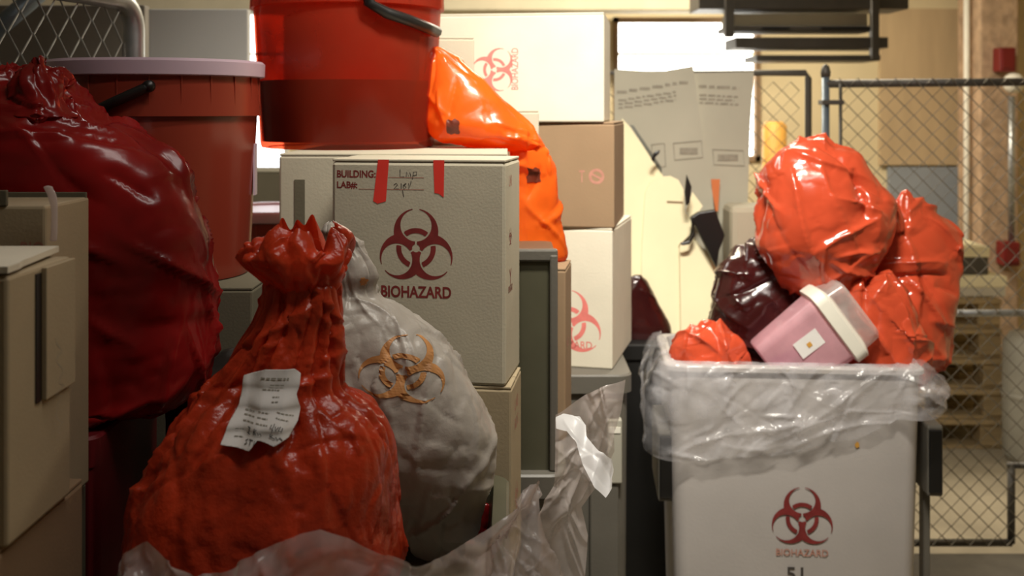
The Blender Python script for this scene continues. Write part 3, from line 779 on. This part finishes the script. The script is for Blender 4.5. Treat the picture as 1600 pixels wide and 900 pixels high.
# pale stack
YS = 2.71
s1 = carton('biohazard_carton', 'pale carton with a half hidden biohazard mark, lowest of the stack behind the tote', X(957, YS), YS, .9, Z(357, YS), .33, .35, -14, 'cardw')
ks = YS/F
front(s1, 'biohazard_symbol', bio(96*ks, 'printwashed'), X(880, YS)-X(957, YS)+.165+.012, (578-506)*ks, .35)
front(s1, 'lettering', textme('BIOHAZARD', 82*ks, 12*ks, 'printwashed'), X(880, YS)-X(957, YS)+.165+.006, (578-542)*ks, .35)
s2 = carton('stacked_carton', 'carton coloured brown for shade with a small round red mark, middle of the pale stack', X(960, YS), YS, Z(357, YS), Z(191, YS), .33, .33, -10, 'kraft')  # brown board colour carries the shade under the overhanging top carton
rg = mask('round_mark', lambda x, y: min(abs(math.hypot(x, y)-.016)-.0035, max(abs(x*.5+y)-.003, math.hypot(x, y)-.014)), -.022, .022, -.022, .022, 40); rg.materials.append(M['printfade'])
front(s2, 'round_mark', rg, X(932, YS)-X(960, YS)+.165, (357-276)*ks, .33); front(s2, 'lettering', textme('T', .014, .03, 'printfade'), X(909, YS)-X(960, YS)+.165, (357-276)*ks, .33)
s3 = carton('biohazard_carton', 'brightly lit white carton on its side, topmost of the pale stack', X(944, YS), YS, Z(191, YS), Z(19, YS), .46, .30, -8, 'cardw')
front(s3, 'biohazard_symbol', bio(64*ks, 'printwashed'), X(768, YS)-X(944, YS)+.23, (191-108)*ks, .30, PI/2)
front(s3, 'lettering', textme('BIOHAZARD', 66*ks, 11*ks, 'printwashed'), X(803, YS)-X(944, YS)+.23, (191-107)*ks, .30, PI/2)
# small grey cartons standing in for two shadows behind the bright orange bag
carton('shadow_carton', 'grey shadow shape built as a carton above the bright orange bag', X(741, 2.58), 2.57, bz, Z(58, 2.58), .13, .06, 4, 'card')
carton('shadow_carton', 'slim grey shadow shape built as a carton right of the bright orange bag', X(842, 2.57), 2.56, .846, Z(172, 2.57), .06, .07, 2, 'card')

# left cartons
c = carton('front_carton', 'near carton with torn pale lid at the left edge', -.533, 1.15, 1.085, 1.372, .3, .165, 0, 'cardtan', flaps=False)
lidp = [P(-60, 452, 1.15), P(12, 438, 1.15), P(30, 426, 1.18), P(36, 415, 1.2), P(60, 402, 1.25), P(92, 384, 1.325), P(92, 378, 1.325), P(-40, 380, 1.325)]
lv = [(p.x+.533+.15, p.y-1.15-.0825, 1.376-1.085) for p in lidp]
me = pyd('lid', [tuple(q) for q in lv]+[(q[0], q[1], q[2]+.007) for q in lv], [tuple(range(7, -1, -1)), tuple(range(8, 16))]+[(i, (i+1) % 8, (i+1) % 8+8, i+8) for i in range(8)])
link('lid', me, 'cardw', c)
box('side_flap', (.15, .0, .135), (.156, .081, .285), 'cardtan', c, .001)
box('slot', (.1502, -.017, .135), (.1515, -.003, .28), 'black', c)
rightside(c, 'handwriting', strokes('handwriting', [[(random.uniform(-.012, .012)+.035, .20-.006*i) for i in range(20)]], .0009, 'inkgrey'), 0, 0, .312)
b_ = carton('open_carton', 'open carton with liner strip behind the torn lid carton', -.6, 1.40, 1.02, 1.425, .3, .145, 0, 'cardtan', flaps=False)
box('flap', (-.15, -.074, .405), (.10, -.068, .425), 'carddark', b_, .001); box('flap', (-.15, .064, .40), (.148, .070, .412), 'carddark', b_, .001)
st = bagmesh('liner_strip', [(292, 68, 82), (305, 74, 88), (330, 80, 90), (355, 80, 90), (376, 78, 89)], 1.385, .3, 2, .003, 30, 3, 30, 30)
for v in st.vertices: v.co -= Vector(b_.location)
link('liner_strip', st, 'linerw', b_, smooth=True)
front(b_, 'lettering', textme('BIO', .03, .018, 'printfade'), .133, .35, .145); front(b_, 'lettering', textme('LAB', .03, .018, 'printfade'), .133, .32, .145)
carton('lower_carton', 'plain tan carton under the torn lid carton at lower left', -.54, 1.12, .68, 1.085, .32, .25, 0, 'kraft')
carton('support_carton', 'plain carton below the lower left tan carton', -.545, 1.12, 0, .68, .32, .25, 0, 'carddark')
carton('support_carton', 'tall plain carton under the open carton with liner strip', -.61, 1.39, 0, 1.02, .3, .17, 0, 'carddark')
# maroon tub
tb = thing('maroon_tub', 'dark maroon plastic tub under the glossy red bag', 'tub', (-.79, 1.77, 0))
tubbody('body', .34, .31, 1.06, .97, .03, 'maroon', tb, closed=True, lip=.004)
# carton under lidded bucket
lz = Z(427, 2.1)
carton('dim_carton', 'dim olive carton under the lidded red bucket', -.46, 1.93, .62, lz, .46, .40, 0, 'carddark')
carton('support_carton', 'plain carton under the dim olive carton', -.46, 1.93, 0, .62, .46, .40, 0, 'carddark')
# things in the gap between the buckets
carton('rear_carton', 'dark grey carton glimpsed between the two red buckets', X(440, 3.8), 3.8, 0, Z(268, 3.8), .42, .3, 0, 'carddark')

# ==================================================================== buckets
def bucket(name, label, x, y, z, r0, r1, h, m, lid=None, fill=None, collar=.24, handle=0):
    """r0 base radius, r1 top radius; ribbed collar near the top"""
    b = thing(name, label, 'bucket', (x, y, z))
    zc = h*(1-collar); rc = r0+(r1-r0)*.80
    prof = [(.001, .004), (r0*.9, .004), (r0*.93, 0), (r0*.985, .002), (r0, .012), (rc, zc), (rc+.008, zc+.001), (r1, h-.012), (r1+.004, h-.01), (r1+.004, h), (r1-.002, h), (r1-.004, zc), (rc-.004, zc-.005), (r0-.004, .015), (.001, .012)]
    o = lathe('body', prof, m, b, 96); sharp(o, 30)
    n = 22
    for i in range(n):
        t = 2*PI*i/n+.1
        me = boxme('rib', (rc+.004, -.0016, zc+.002), (r1+.0035, .0016, h-.012), .0008)
        rbb = link('rib', me, m, b); rbb.rotation_euler = (0, 0, t)
    if fill:
        lathe('contents', [(.001, .016), (r0-.008, .016), (r0-.006+(rc-r0)*fill/zc, fill), (.001, fill+.004)], 'content', b, 64)
    if lid:
        lo = lathe('lid', [(r1+.006, h-.022), (r1+.011, h-.02), (r1+.012, h+.004), (r1+.007, h+.009), (r1-.012, h+.008), (r1-.016, h+.002), (.001, h+.002)], lid, b, 96); sharp(lo, 40)
    return b
Yl = 2.1
lb = bucket('lidded_bucket', 'red bucket with lavender lid behind the glossy red bag', X(246, Yl), Yl, lz, .174, .191, Z(104, Yl)-lz, 'bucketsolid', 'lid')
h_ = Z(104, Yl)-lz
def arcpts(r, a0, a1, z0, z1, n=14): return [(r*math.cos(a0+(a1-a0)*i/n), r*math.sin(a0+(a1-a0)*i/n), z0+(z1-z0)*(i/n)) for i in range(n+1)]
hb = tube('handle', arcpts(.204, -PI/2-.24, -PI/2+.25, h_-.088, h_-.042), .0095, 'black', lb, 10)
lathe('pivot', [(.001, .012), (.010, .010), (.011, 0), (.001, -.002)], 'black', hb, 14, loc=(.05, -.196, h_-.042)).rotation_euler = (PI/2, 0, 0)
box('side_label', (.183, -.012, .15), (.1865, .02, .25), 'lid', lb).rotation_euler = (0, 0, .1)
Yo = 2.45
rb0, rt0 = 134*Yo/F, 147*Yo/F
ub = bucket('open_bucket', 'translucent red bucket with dark contents on top of the grey carton', X(544, Yo), Yo, bz, rb0, rt0, .42, 'bucket', None, .148, .27)
r_ = rt0+.012; hz = .42*.73
hb = tube('handle', [( .065, -r_+.002, .40), (.075, -.208, Z(5, 2.25)-bz), (.11, -.195, Z(20, 2.25)-bz), (.15, -.165, Z(32, 2.3)-bz), (.185, -.115, Z(42, 2.33)-bz), (.205, -.07, Z(50, 2.38)-bz)], .0125, 'black', ub, 8)
bk = bucket('small_bucket', 'red bucket with pale lid glimpsed in the gap between the big buckets', X(425, 3.1), 3.1, .9, .15, .165, Z(328, 3.1)-.9, 'bucketsolid', 'lid')
carton('support_carton', 'plain carton under the bucket glimpsed in the gap', X(425, 3.1)+.2, 2.92, 0, .9, .4, .36, 0, 'carddark')

# ==================================================================== bags
def bag(name, label, rows, Y, m, cat='bag', group=None, **k):
    me = bagmesh(name, rows, Y, **k); return tag(link(name, me, m, smooth=True), label, cat, group)
# glossy red bag at the left
rr = bag('glossy_red_bag', 'large glossy red bag slumped against the lidded bucket',
   [(128, 20, 85), (140, -60, 96), (165, -110, 128), (200, -140, 186), (235, -145, 240), (290, -150, 288), (330, -150, 308), (400, -150, 327), (470, -150, 331), (540, -150, 335), (590, -140, 325), (625, -110, 292), (642, -60, 230)],
   1.76, 'redbag', depth=.7, amp=.030, sc=10, seed=3, nu=190, nv=150, maxb=.135, stretch=(.8, 1, 1.3), cr=150, crk=dict(A=(.005, .016), w=(.005, .022), ln=(.08, .34), focus=(-.95, 1.6, 1.7), rnd=.5))
kn = bagmesh('gathered_top', [(112, 40, 72), (120, 26, 88), (134, 16, 98), (150, 20, 104), (168, 10, 112), (182, 0, 125)], 1.70, .9, 2, .018, 16, 5, 90, 60, folds=(5, lambda t: .22*(1-t)), crk=dict(rnd=1.2, A=(.006, .014)))
link('gathered_top', kn, 'redbag', rr, smooth=True)
# orange red bag in front
orr = bag('tied_orange_bag', 'orange red bag with gathered neck and a white paper label in front',
   [(448, 425, 520), (470, 420, 523), (500, 402, 524), (540, 372, 525), (580, 340, 527), (605, 320, 532), (622, 304, 553), (645, 284, 586), (680, 258, 608), (720, 236, 618), (760, 218, 623), (800, 207, 627), (850, 200, 630), (900, 206, 628), (935, 240, 600), (950, 300, 540)],
   1.47, 'orangebag', depth=.82, amp=.022, sc=13, seed=8, nu=260, nv=230, folds=(15, lambda t: .2*max(0, 1-t*1.9)), stretch=(1.2, 1.2, .6), fine=.5, cr=170, crk=dict(A=(.003, .010), w=(.004, .018), ln=(.03, .2), rnd=.5))
nk = bagmesh('gathered_neck', [(470, 428, 518), (452, 420, 526), (435, 404, 534), (415, 386, 545), (400, 378, 550), (384, 384, 548), (368, 402, 536), (354, 428, 524)], 1.47, .8, 2, .012, 20, 6, 220, 90, folds=(7, lambda t: .26*t*(1.2-.5*t)), closed=False, stretch=(1, 1, .7), cr=60, crk=dict(A=(.002, .007), w=(.003, .010), ln=(.02, .07), rnd=.9))
top = max(v.co.z for v in nk.vertices); bot = min(v.co.z for v in nk.vertices); cxn = X(470, 1.47)
for v in nk.vertices:
    t = (v.co.z-bot)/(top-bot); a = math.atan2(v.co.y-1.47, v.co.x-cxn)
    v.co.z += t*t*(.030*noise.noise(Vector((math.cos(a)*2.2, math.sin(a)*2.2, 3.0)))-.028*math.exp(-((v.co.x-X(503, 1.47))/.010)**2))
link('gathered_neck', nk, 'orangebag', orr, smooth=True)
# paper label
obv = tree_of(orr)
pap = [(367, 600), (405, 588), (450, 588), (460, 596), (460, 612), (456, 625), (463, 645), (462, 662), (452, 682), (432, 692), (418, 687), (405, 684), (394, 699), (348, 690), (356, 660), (365, 640)]
papw = [(X(a, 1.36), Z(b, 1.36)) for a, b in pap]
xs = [p[0] for p in papw]; zs = [p[1] for p in papw]
pbox = (min(xs)-.002, max(xs)+.002, min(zs)-.002, max(zs)+.002)
G = 4
ctl = []
for j in range(G+1):
    row = []
    for i in range(G+1):
        gx_ = pbox[0]+(pbox[1]-pbox[0])*i/G; gz_ = pbox[2]+(pbox[3]-pbox[2])*j/G
        ys = []
        for dx in (-.012, 0, .012):
            for dz in (-.012, 0, .012):
                h = obv.ray_cast(Vector((gx_+dx, .2, gz_+dz)), Vector((0, 1, 0)))
                if h[0] is not None: ys.append(h[0].y)
        row.append(min(ys) if ys else 1.4)
    ctl.append(row)
def paperY(x, z):
    u = max(0, min(G-1e-6, (x-pbox[0])/(pbox[1]-pbox[0])*G)); v_ = max(0, min(G-1e-6, (z-pbox[2])/(pbox[3]-pbox[2])*G))
    i, j = int(u), int(v_); u -= i; v_ -= j
    u = u*u*(3-2*u); v_ = v_*v_*(3-2*v_)
    return (ctl[j][i]*(1-u)+ctl[j][i+1]*u)*(1-v_)+(ctl[j+1][i]*(1-u)+ctl[j+1][i+1]*u)*v_+.0025*noise.noise(Vector((x*40, z*40, 1)))
def onpaper(me, off, scale=True):
    for v in me.vertices:
        x, z = v.co.x, v.co.y; v.co = Vector((x, paperY(x, z)-off, z))
    me.update(); return me
pm = onpaper(mask('paper_label', lambda x, y: sdpoly(x, y, papw), *pbox, 60), .004)
po = link('paper_label', pm, 'paper', orr, smooth=True); sm = po.modifiers.new('thickness', 'SOLIDIFY'); sm.thickness = .0006
po['label'] = 'creased white paper label with print and pen writing'
kp = 1.36/F
def pp(px, py): return (X(px, 1.36), Z(py, 1.36))
def pwords(x0, x1, ys, h, sl, sd, m):
    me = wordlines('printed_lines', 0, (x1-x0)*kp, [0], h*kp, sd, m)
    vv = []; ff = []
    for q, y in enumerate(ys):
        me = wordlines('printed_lines', 0, (x1-x0)*kp, [0], h*kp, sd+q, m); n0 = len(vv)
        ox, oz = pp(x0, y)
        vv += [(v.co.x+ox, v.co.y+oz+sl*v.co.x, 0) for v in me.vertices]; ff += [tuple(i+n0 for i in p.vertices) for p in me.polygons]
    me = pyd('printed_lines', vv, ff); me.materials.append(M[m]); onpaper(me, .0052); return link('printed_lines', me, None, po)
pwords(398, 446, [602], 2.2, -.02, 3, 'inkgrey'); pwords(414, 440, [612], 1.6, -.02, 5, 'inkgrey'); pwords(402, 436, [618], 1.6, -.05, 6, 'inkgrey')
pwords(420, 432, [628, 634], 1.4, 0, 9, 'inkgrey')
pwords(376, 396, [648, 654, 661], 1.5, -.06, 12, 'inkgrey'); pwords(400, 420, [648, 655, 662], 1.5, -.1, 16, 'inkgrey'); pwords(430, 456, [648, 655], 1.4, -.3, 21, 'inkgrey')
pwords(366, 382, [672, 682], 1.3, -.05, 24, 'inkgrey')
pen = [[(387, 667), (392, 668)], [(390, 667), (389, 676)], [(386, 675), (392, 677)], [(398, 676), (399, 668), (403, 669), (399, 672), (403, 677)], [(405, 673), (406, 677), (409, 674), (411, 678)],
       [(390, 683), (386, 685), (389, 688), (385, 690)], [(395, 683), (394, 690)], [(392, 683), (399, 684)], [(402, 684), (400, 690), (405, 686)],
       [(426, 662), (424, 666), (428, 667), (430, 661), (427, 672)], [(432, 664), (433, 670), (437, 665)], [(440, 665), (437, 670), (442, 672), (443, 667)], [(425, 675), (424, 680), (429, 676)], [(425, 678), (432, 682), (434, 679), (437, 683), (440, 680), (444, 684)]]
link('handwriting', onpaper(strokes('handwriting', [[pp(*p) for p in l] for l in pen], 1.3*kp, 'ink'), .0054), None, po)

# white bag with ochre print
wb_ = bag('white_bag', 'translucent white bag with ochre biohazard print slumped against the taped carton',
   [(348, 515, 528), (375, 508, 556), (405, 505, 580), (430, 505, 588), (448, 508, 582), (460, 505, 585), (475, 500, 612), (500, 495, 652), (540, 490, 702), (580, 490, 738), (620, 490, 760), (660, 496, 772), (700, 512, 775), (740, 540, 770), (780, 578, 760), (820, 616, 749), (850, 643, 736), (868, 660, 718)],
   1.74, 'whitebag', depth=.75, amp=.022, sc=13, seed=14, nu=180, nv=170, maxb=.11, folds=(9, lambda t: .22*max(0, 1-t*3.5)), stretch=(1, 1, .8), fine=.5, cr=120, crk=dict(A=(.002, .009), w=(.004, .016), ln=(.03, .2), rnd=.6))
wbv = tree_of(wb_)
me = bio(.118, 'printbrown')
ca, sa = math.cos(.35), math.sin(.35)
for v in me.vertices:
    x, y = v.co.x*1.1, v.co.y*.8; v.co = Vector((X(627, 1.62)+x*ca+y*sa*.6, 1.6, Z(585, 1.62)-x*sa*.5+y*ca))
project(me, wbv, .0015)
link('biohazard_symbol', me, None, wb_)
sp = mask('print_spot', lambda x, y: math.hypot(x, y)-.006-.004*noise.noise(Vector((x*260, y*260, 2))), -.012, .012, -.012, .012, 20); sp.materials.append(M['printbrown'])
for v in sp.vertices: v.co = Vector((v.co.x+X(560, 1.65), 1.6, v.co.y+Z(450, 1.65)))
project(sp, wbv, .0015); link('print_spot', sp, None, wb_)
bag('small_red_bag', 'scrap of red bag peeking out under the white bag', [(788, 748, 766), (805, 738, 770), (830, 728, 768), (860, 725, 755)], 1.80, 'redbag', depth=.4, amp=.006, sc=18, seed=22, nu=60, nv=40)
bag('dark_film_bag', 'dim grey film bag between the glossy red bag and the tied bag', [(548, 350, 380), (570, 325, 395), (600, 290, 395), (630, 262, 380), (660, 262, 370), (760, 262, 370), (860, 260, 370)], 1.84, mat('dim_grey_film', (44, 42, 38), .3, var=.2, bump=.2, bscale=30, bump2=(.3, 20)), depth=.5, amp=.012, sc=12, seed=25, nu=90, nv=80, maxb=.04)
# bright orange bag behind
ob = bag('bright_orange_bag', 'backlit bright orange bag slumped behind the open red bucket',
   [(74, 676, 690), (90, 672, 714), (120, 668, 752), (150, 668, 782), (175, 670, 803), (198, 676, 830), (212, 690, 840), (224, 740, 850), (234, 800, 856), (270, 800, 869), (310, 800, 877), (350, 800, 881), (385, 803, 884), (402, 812, 882)],
   2.42, 'orangeback', depth=.7, amp=.026, sc=10, seed=31, nu=150, nv=140, maxb=.10, stretch=(1, 1, .8), cr=50, crk=dict(A=(.004, .012), w=(.008, .03), ln=(.06, .25), rnd=.6))
obb = tree_of(ob)
for px, py, s, nm in ((708, 198, .017, 1), (834, 275, .016, 2)):
    pt = mask('dark_patch', (lambda x, y: max(abs(x), abs(y)*.9)-.014-.004*noise.noise(Vector((x*120, y*120, px)))), -.024, .024, -.024, .024, 24); pt.materials.append(M['brownpatch'])
    for v in pt.vertices: v.co = Vector((v.co.x+X(px, 2.36), 2.3, v.co.y+Z(py, 2.36)))
    project(pt, obb, .0015); link('dark_patch', pt, None, ob)
# bags heaped in the white cart
G = 'red bags heaped in the white cart'
kw = dict(amp=.034, sc=9, nu=190, nv=170, stretch=(1, 1, .9), cr=44, crk=dict(A=(.005, .020), w=(.010, .04), ln=(.08, .30), rnd=.8))
bag('red_waste_bag', 'big scarlet bag crowning the heap in the white cart', [(232, 1252, 1310), (240, 1228, 1334), (262, 1207, 1352), (290, 1195, 1374), (320, 1187, 1392), (350, 1181, 1398), (380, 1180, 1392), (410, 1196, 1372), (440, 1228, 1345), (458, 1255, 1315)], 2.91, 'binbag', group=G, seed=41, depth=.72, lines=[((1205, 300), (1265, 440), -.020, .030), ((1225, 262), (1290, 410), .022, .022), ((1285, 250), (1330, 400), .018, .02), ((1338, 262), (1352, 345), -.03, .014), ((1300, 300), (1385, 345), .02, .016), ((1270, 400), (1370, 330), .018, .018), ((1210, 350), (1190, 420), -.02, .02)], **kw)
tw = bagmesh('twisted_tail', [(262, 1336, 1352), (285, 1340, 1372), (310, 1350, 1395), (335, 1362, 1408), (360, 1372, 1410)], 2.93, .8, 2, .012, 16, 43, 70, 60, folds=(7, lambda t: .25))
o = [q for q in C.objects if q.name == 'red_waste_bag'][0]; link('twisted_tail', tw, 'binbag', o, smooth=True)
bag('red_waste_bag', 'red bag with shade painted in at the left rear of the white cart heap', [(390, 1165, 1205), (402, 1140, 1228), (430, 1121, 1246), (470, 1113, 1256), (510, 1110, 1260), (560, 1115, 1260), (590, 1135, 1240)], 3.0, 'darkshadebag', group=G, seed=45, depth=.7, **kw)  # same red as its neighbours; shade and dark contents put into the colour
bc_ = bag('red_waste_bag', 'tall scarlet bag with a pointed ear at the right of the heap', [(318, 1400, 1440), (335, 1384, 1460), (352, 1370, 1476), (378, 1345, 1487), (405, 1322, 1491), (435, 1292, 1494), (470, 1262, 1492), (510, 1255, 1486), (545, 1258, 1478), (580, 1270, 1455), (605, 1300, 1430)], 3.0, 'binbag', group=G, seed=47, depth=.52, lines=[((1345, 400), (1480, 420), .022, .018), ((1350, 420), (1485, 440), -.026, .016), ((1400, 340), (1440, 520), .02, .02), ((1440, 400), (1470, 540), -.02, .02)], **kw)
er = bagmesh('pointed_ear', [(299, 1411, 1419), (310, 1403, 1428), (325, 1396, 1436), (342, 1388, 1446)], 2.98, .6, 2, .008, 18, 48, 60, 40, folds=(5, lambda t: .2))
link('pointed_ear', er, 'binbag', bc_, smooth=True)
bag('red_waste_bag', 'orange red bag at the front right above the cart rim', [(432, 1338, 1380), (440, 1320, 1404), (462, 1311, 1425), (490, 1313, 1436), (520, 1321, 1442), (550, 1330, 1444), (578, 1332, 1442), (600, 1345, 1430)], 2.86, 'binbag', group=G, seed=51, depth=.75, lines=[((1340, 480), (1385, 555), .02, .012), ((1395, 460), (1430, 560), .016, .016), ((1320, 470), (1420, 450), .014, .012)], **kw)
bag('red_waste_bag', 'small bright orange bag at the left corner of the white cart', [(517, 1076, 1128), (525, 1060, 1148), (540, 1050, 1160), (560, 1048, 1164), (582, 1054, 1160), (600, 1075, 1140)], 2.86, 'binbag', group=G, seed=54, depth=.6, **kw)
bag('clear_pouch', 'small clear pouch behind the pink sharps container', [(470, 1164, 1200), (478, 1160, 1238), (495, 1158, 1242), (515, 1160, 1240), (545, 1165, 1235)], 2.95, 'liner', cat='pouch', seed=57, depth=.2, amp=.008, sc=14, nu=70, nv=50)
# pink sharps container
ax = math.radians(90-37)
sc_ = thing('sharps_container', 'tilted translucent pink container with white lid and label in the white cart', 'container', P(1205, 577, 2.81))
sc_.rotation_euler = (0, ax, 0)
kq = 2.82/F; ln = 118*kq; wdt = 112*kq
def rl(dims): return loftme('body', [[(x, y, zz) for x, y in rrect(a, b, r)] for a, b, r, zz in dims])
o = link('body', rl([(wdt*.84, .10, .02, 0), (wdt*.88, .105, .022, .006), (wdt, .125, .025, ln)]), 'pink', sc_, smooth=True); sharp(o, 35)
o = link('lid', rl([(wdt+.012, .137, .03, ln-.012), (wdt+.022, .147, .03, ln-.010), (wdt+.022, .147, .03, ln+.020), (wdt+.008, .133, .03, ln+.026), (wdt*.8, .10, .02, ln+.034)]), 'lid', sc_, smooth=True); o.data.materials[0] = M['whitepaint']; sharp(o, 35)
dm = link('lid_dome', rl([(wdt*.98, .12, .025, ln+.02), (wdt*.94, .115, .025, ln+.07), (wdt*.86, .10, .025, ln+.078)]), 'pink', sc_, smooth=True); dm.data.materials[0] = M['linerw']; sharp(dm, 35)
o = link('contents', rl([(wdt*.5, .085, .015, .012), (wdt*.3, .07, .015, ln*.4)]), 'purple', sc_)
o.location = (wdt*.16, 0, 0)
lbm = pyd('label', [(-.025, 0, -.02), (.02, 0, -.02), (.02, 0, .05), (-.025, 0, .05)], [(0, 1, 2, 3)]); lo = link('front_label', lbm, 'paper', sc_); lo.location = (-.012, -.0605, ln*.5)
ll = pyd('mark', [(-.006, 0, -.004), (.006, 0, -.004), (.006, 0, .008), (-.006, 0, .008)], [(0, 1, 2, 3)]); link('printed_mark', ll, 'yellow', lo, loc=(0, -.001, .012))

# ==================================================================== sheets behind the carts
YC = 3.62
def sheet(label, pts, Y, m='sheet', t=.006):
    o = polyslab('flattened_carton', [P(a, b, Y(b) if callable(Y) else Y) for a, b in pts], t, m)
    return tag(o, label, 'carton')
def CY(b, d=0): return 3.43+(521-b)/330*.13-d       # the cream carton leans back
sh1 = sheet('white printed flattened carton, left of the two leaning behind the added dark cart', [(960, 108), (1030, 112), (1083, 103), (1100, 225), (1118, 330), (1140, 540), (990, 540), (960, 300)], 3.6)
sh2 = sheet('white printed flattened carton, right of the two leaning behind the added dark cart', [(1085, 114), (1178, 112), (1172, 200), (1168, 330), (1160, 540), (1108, 540)], 3.63)
def deco(parent, me, Y, name, lab=None):
    for v in me.vertices: v.co = Vector((v.co.x, Y, v.co.y))
    o = link(name, me, None, parent); 
    if lab: o['label'] = lab
    return o
kk = 3.6/F
def wl(x0, x1, y0, n, dy, h, sl, seed):
    me = wordlines('printed_lines', 0, (x1-x0)*kk, [-i*dy*kk for i in range(n)], h*kk, seed, 'inkgrey', slope=sl)
    for v in me.vertices: v.co += Vector((X(x0, 3.6), Z(y0, 3.6), 0))
    return me
deco(sh1, wl(964, 1082, 146, 1, 8, 4.5, .15, 3), 3.5985, 'printed_lines'); deco(sh1, wl(966, 1078, 158, 3, 6, 3, .15, 6), 3.5985, 'printed_lines')
deco(sh2, wl(1094, 1166, 137, 1, 8, 4.5, -.05, 9), 3.6285, 'printed_lines'); deco(sh2, wl(1095, 1164, 150, 3, 6, 3, -.05, 12), 3.6285, 'printed_lines')
def frame2(x0, x1, y0, y1, sl):
    c = [(x0, y0), (x1, y0+sl), (x1+2, y1+sl), (x0+2, y1), (x0, y0)]
    return strokes('printed_frame', [[(X(a, 3.6), Z(b, 3.6)) for a, b in c]], 1.6*kk, 'inkgrey')
for par, yy, q, sl in ((sh1, 3.598, (1052, 1096, 224, 250), -4), (sh2, 3.628, (1116, 1164, 234, 258), 2), (sh1, 3.598, (1018, 1038, 226, 262), -2)):
    deco(par, frame2(*q, sl), yy, 'printed_frame')
for par, yy, x0, x1, y in ((sh1, 3.598, 1062, 1090, 241), (sh2, 3.628, 1124, 1156, 252)):
    me = pyd('print_block', [(X(x0, 3.6), Z(y, 3.6), 0), (X(x1, 3.6), Z(y, 3.6), 0), (X(x1, 3.6), Z(y-10, 3.6), 0), (X(x0, 3.6), Z(y-10, 3.6), 0)], [(0, 1, 2, 3)]); me.materials.append(M['inkgrey']); deco(par, me, yy, 'print_block')
# cream flattened carton
cz = 521
cr = sheet('cream flattened carton standing on the added dark cart before the printed sheets', [(972, 185), (984, 198), (1034, 270), (1052, 330), (1075, 420), (1112, 430), (1122, 455), (1112, cz), (970, cz)], CY, 'cream', .008)
fl2 = [(1008, 300), (1016, 284), (1030, 276), (1048, 275), (1060, 281), (1068, 296), (1070, 330), (1080, 345), (1080, 365), (1068, 376), (1060, 384), (1062, cz), (1004, cz), (1002, 400)]
polyslab('folded_panel', [P(a, b, CY(b, .012)) for a, b in fl2], .006, 'cream', cr)
polyslab('folded_panel', [P(a, b, CY(b, .02)) for a, b in [(1062, 384), (1085, 372), (1122, 420), (1118, cz), (1064, cz)]], .006, 'cream', cr)
polyslab('panel_tab', [P(a, b, CY(b, .016)) for a, b in [(1072, 330), (1082, 300), (1098, 322), (1088, 336), (1078, 340)]], .004, 'cream', cr)
polyslab('crease', [P(a, b, CY(b, .0135)) for a, b in [(1042, 314), (1067, 315), (1067, 318), (1042, 317)]], .001, 'kraft', cr)
polyslab('edge_tape', [P(a, b, CY(b, .003)) for a, b in [(984, 195), (990, 196), (1034, 262), (1034, 272)]], .003, 'tote', cr)
sb = thing('black_strap_bag', 'black padded strap hanging in front of the white sheets', 'strap', P(1100, 420, 3.40))
def sbp(pts, t, nm, y=3.41):
    o = polyslab(nm, [P(a, b, y)-Vector(sb.location) for a, b in pts], t, 'black', sb); bv = o.modifiers.new('round', 'BEVEL'); bv.width = .004; bv.segments = 2
sbp([(1080, 340), (1092, 332), (1118, 328), (1126, 350), (1133, 368), (1124, 392), (1120, 420), (1100, 380)], .03, 'pad')
sbp([(1070, 300), (1073, 272), (1081, 292), (1078, 318), (1072, 322)], .012, 'upper_strap'); sbp([(1062, 380), (1076, 376), (1083, 362), (1079, 340), (1085, 345), (1086, 368), (1078, 382), (1066, 384)], .012, 'lower_strap')
sbp([(1017, 248), (1022, 238), (1032, 234), (1030, 240), (1024, 246), (1022, 255)], .01, 'hook', 3.46)
tag(polyslab('orange_strip', [P(a, b, 3.6) for a, b in [(1111, 280), (1125, 280), (1122, 330), (1116, 330)]], .003, 'orangecard'), 'orange strip on the edge between the two white sheets', 'strip')
carton('small_white_box', 'pale rounded box beside the heap behind the shaded red bag', X(1215, 3.42), 3.42, .832, Z(322, 3.42), X(1215, 3.42)-X(1142, 3.42), .15, 0, 'card', bev=.02, flaps=False)
bag('dark_red_bag', 'dark red bag on the added dark cart beside the pale carton stack', [(434, 985, 1002), (446, 976, 1014), (480, 968, 1034), (510, 962, 1048), (528, 970, 1046)], 3.42, 'darkshadebag', seed=61, depth=.5, amp=.012, sc=11, nu=80, nv=60, maxb=.05)
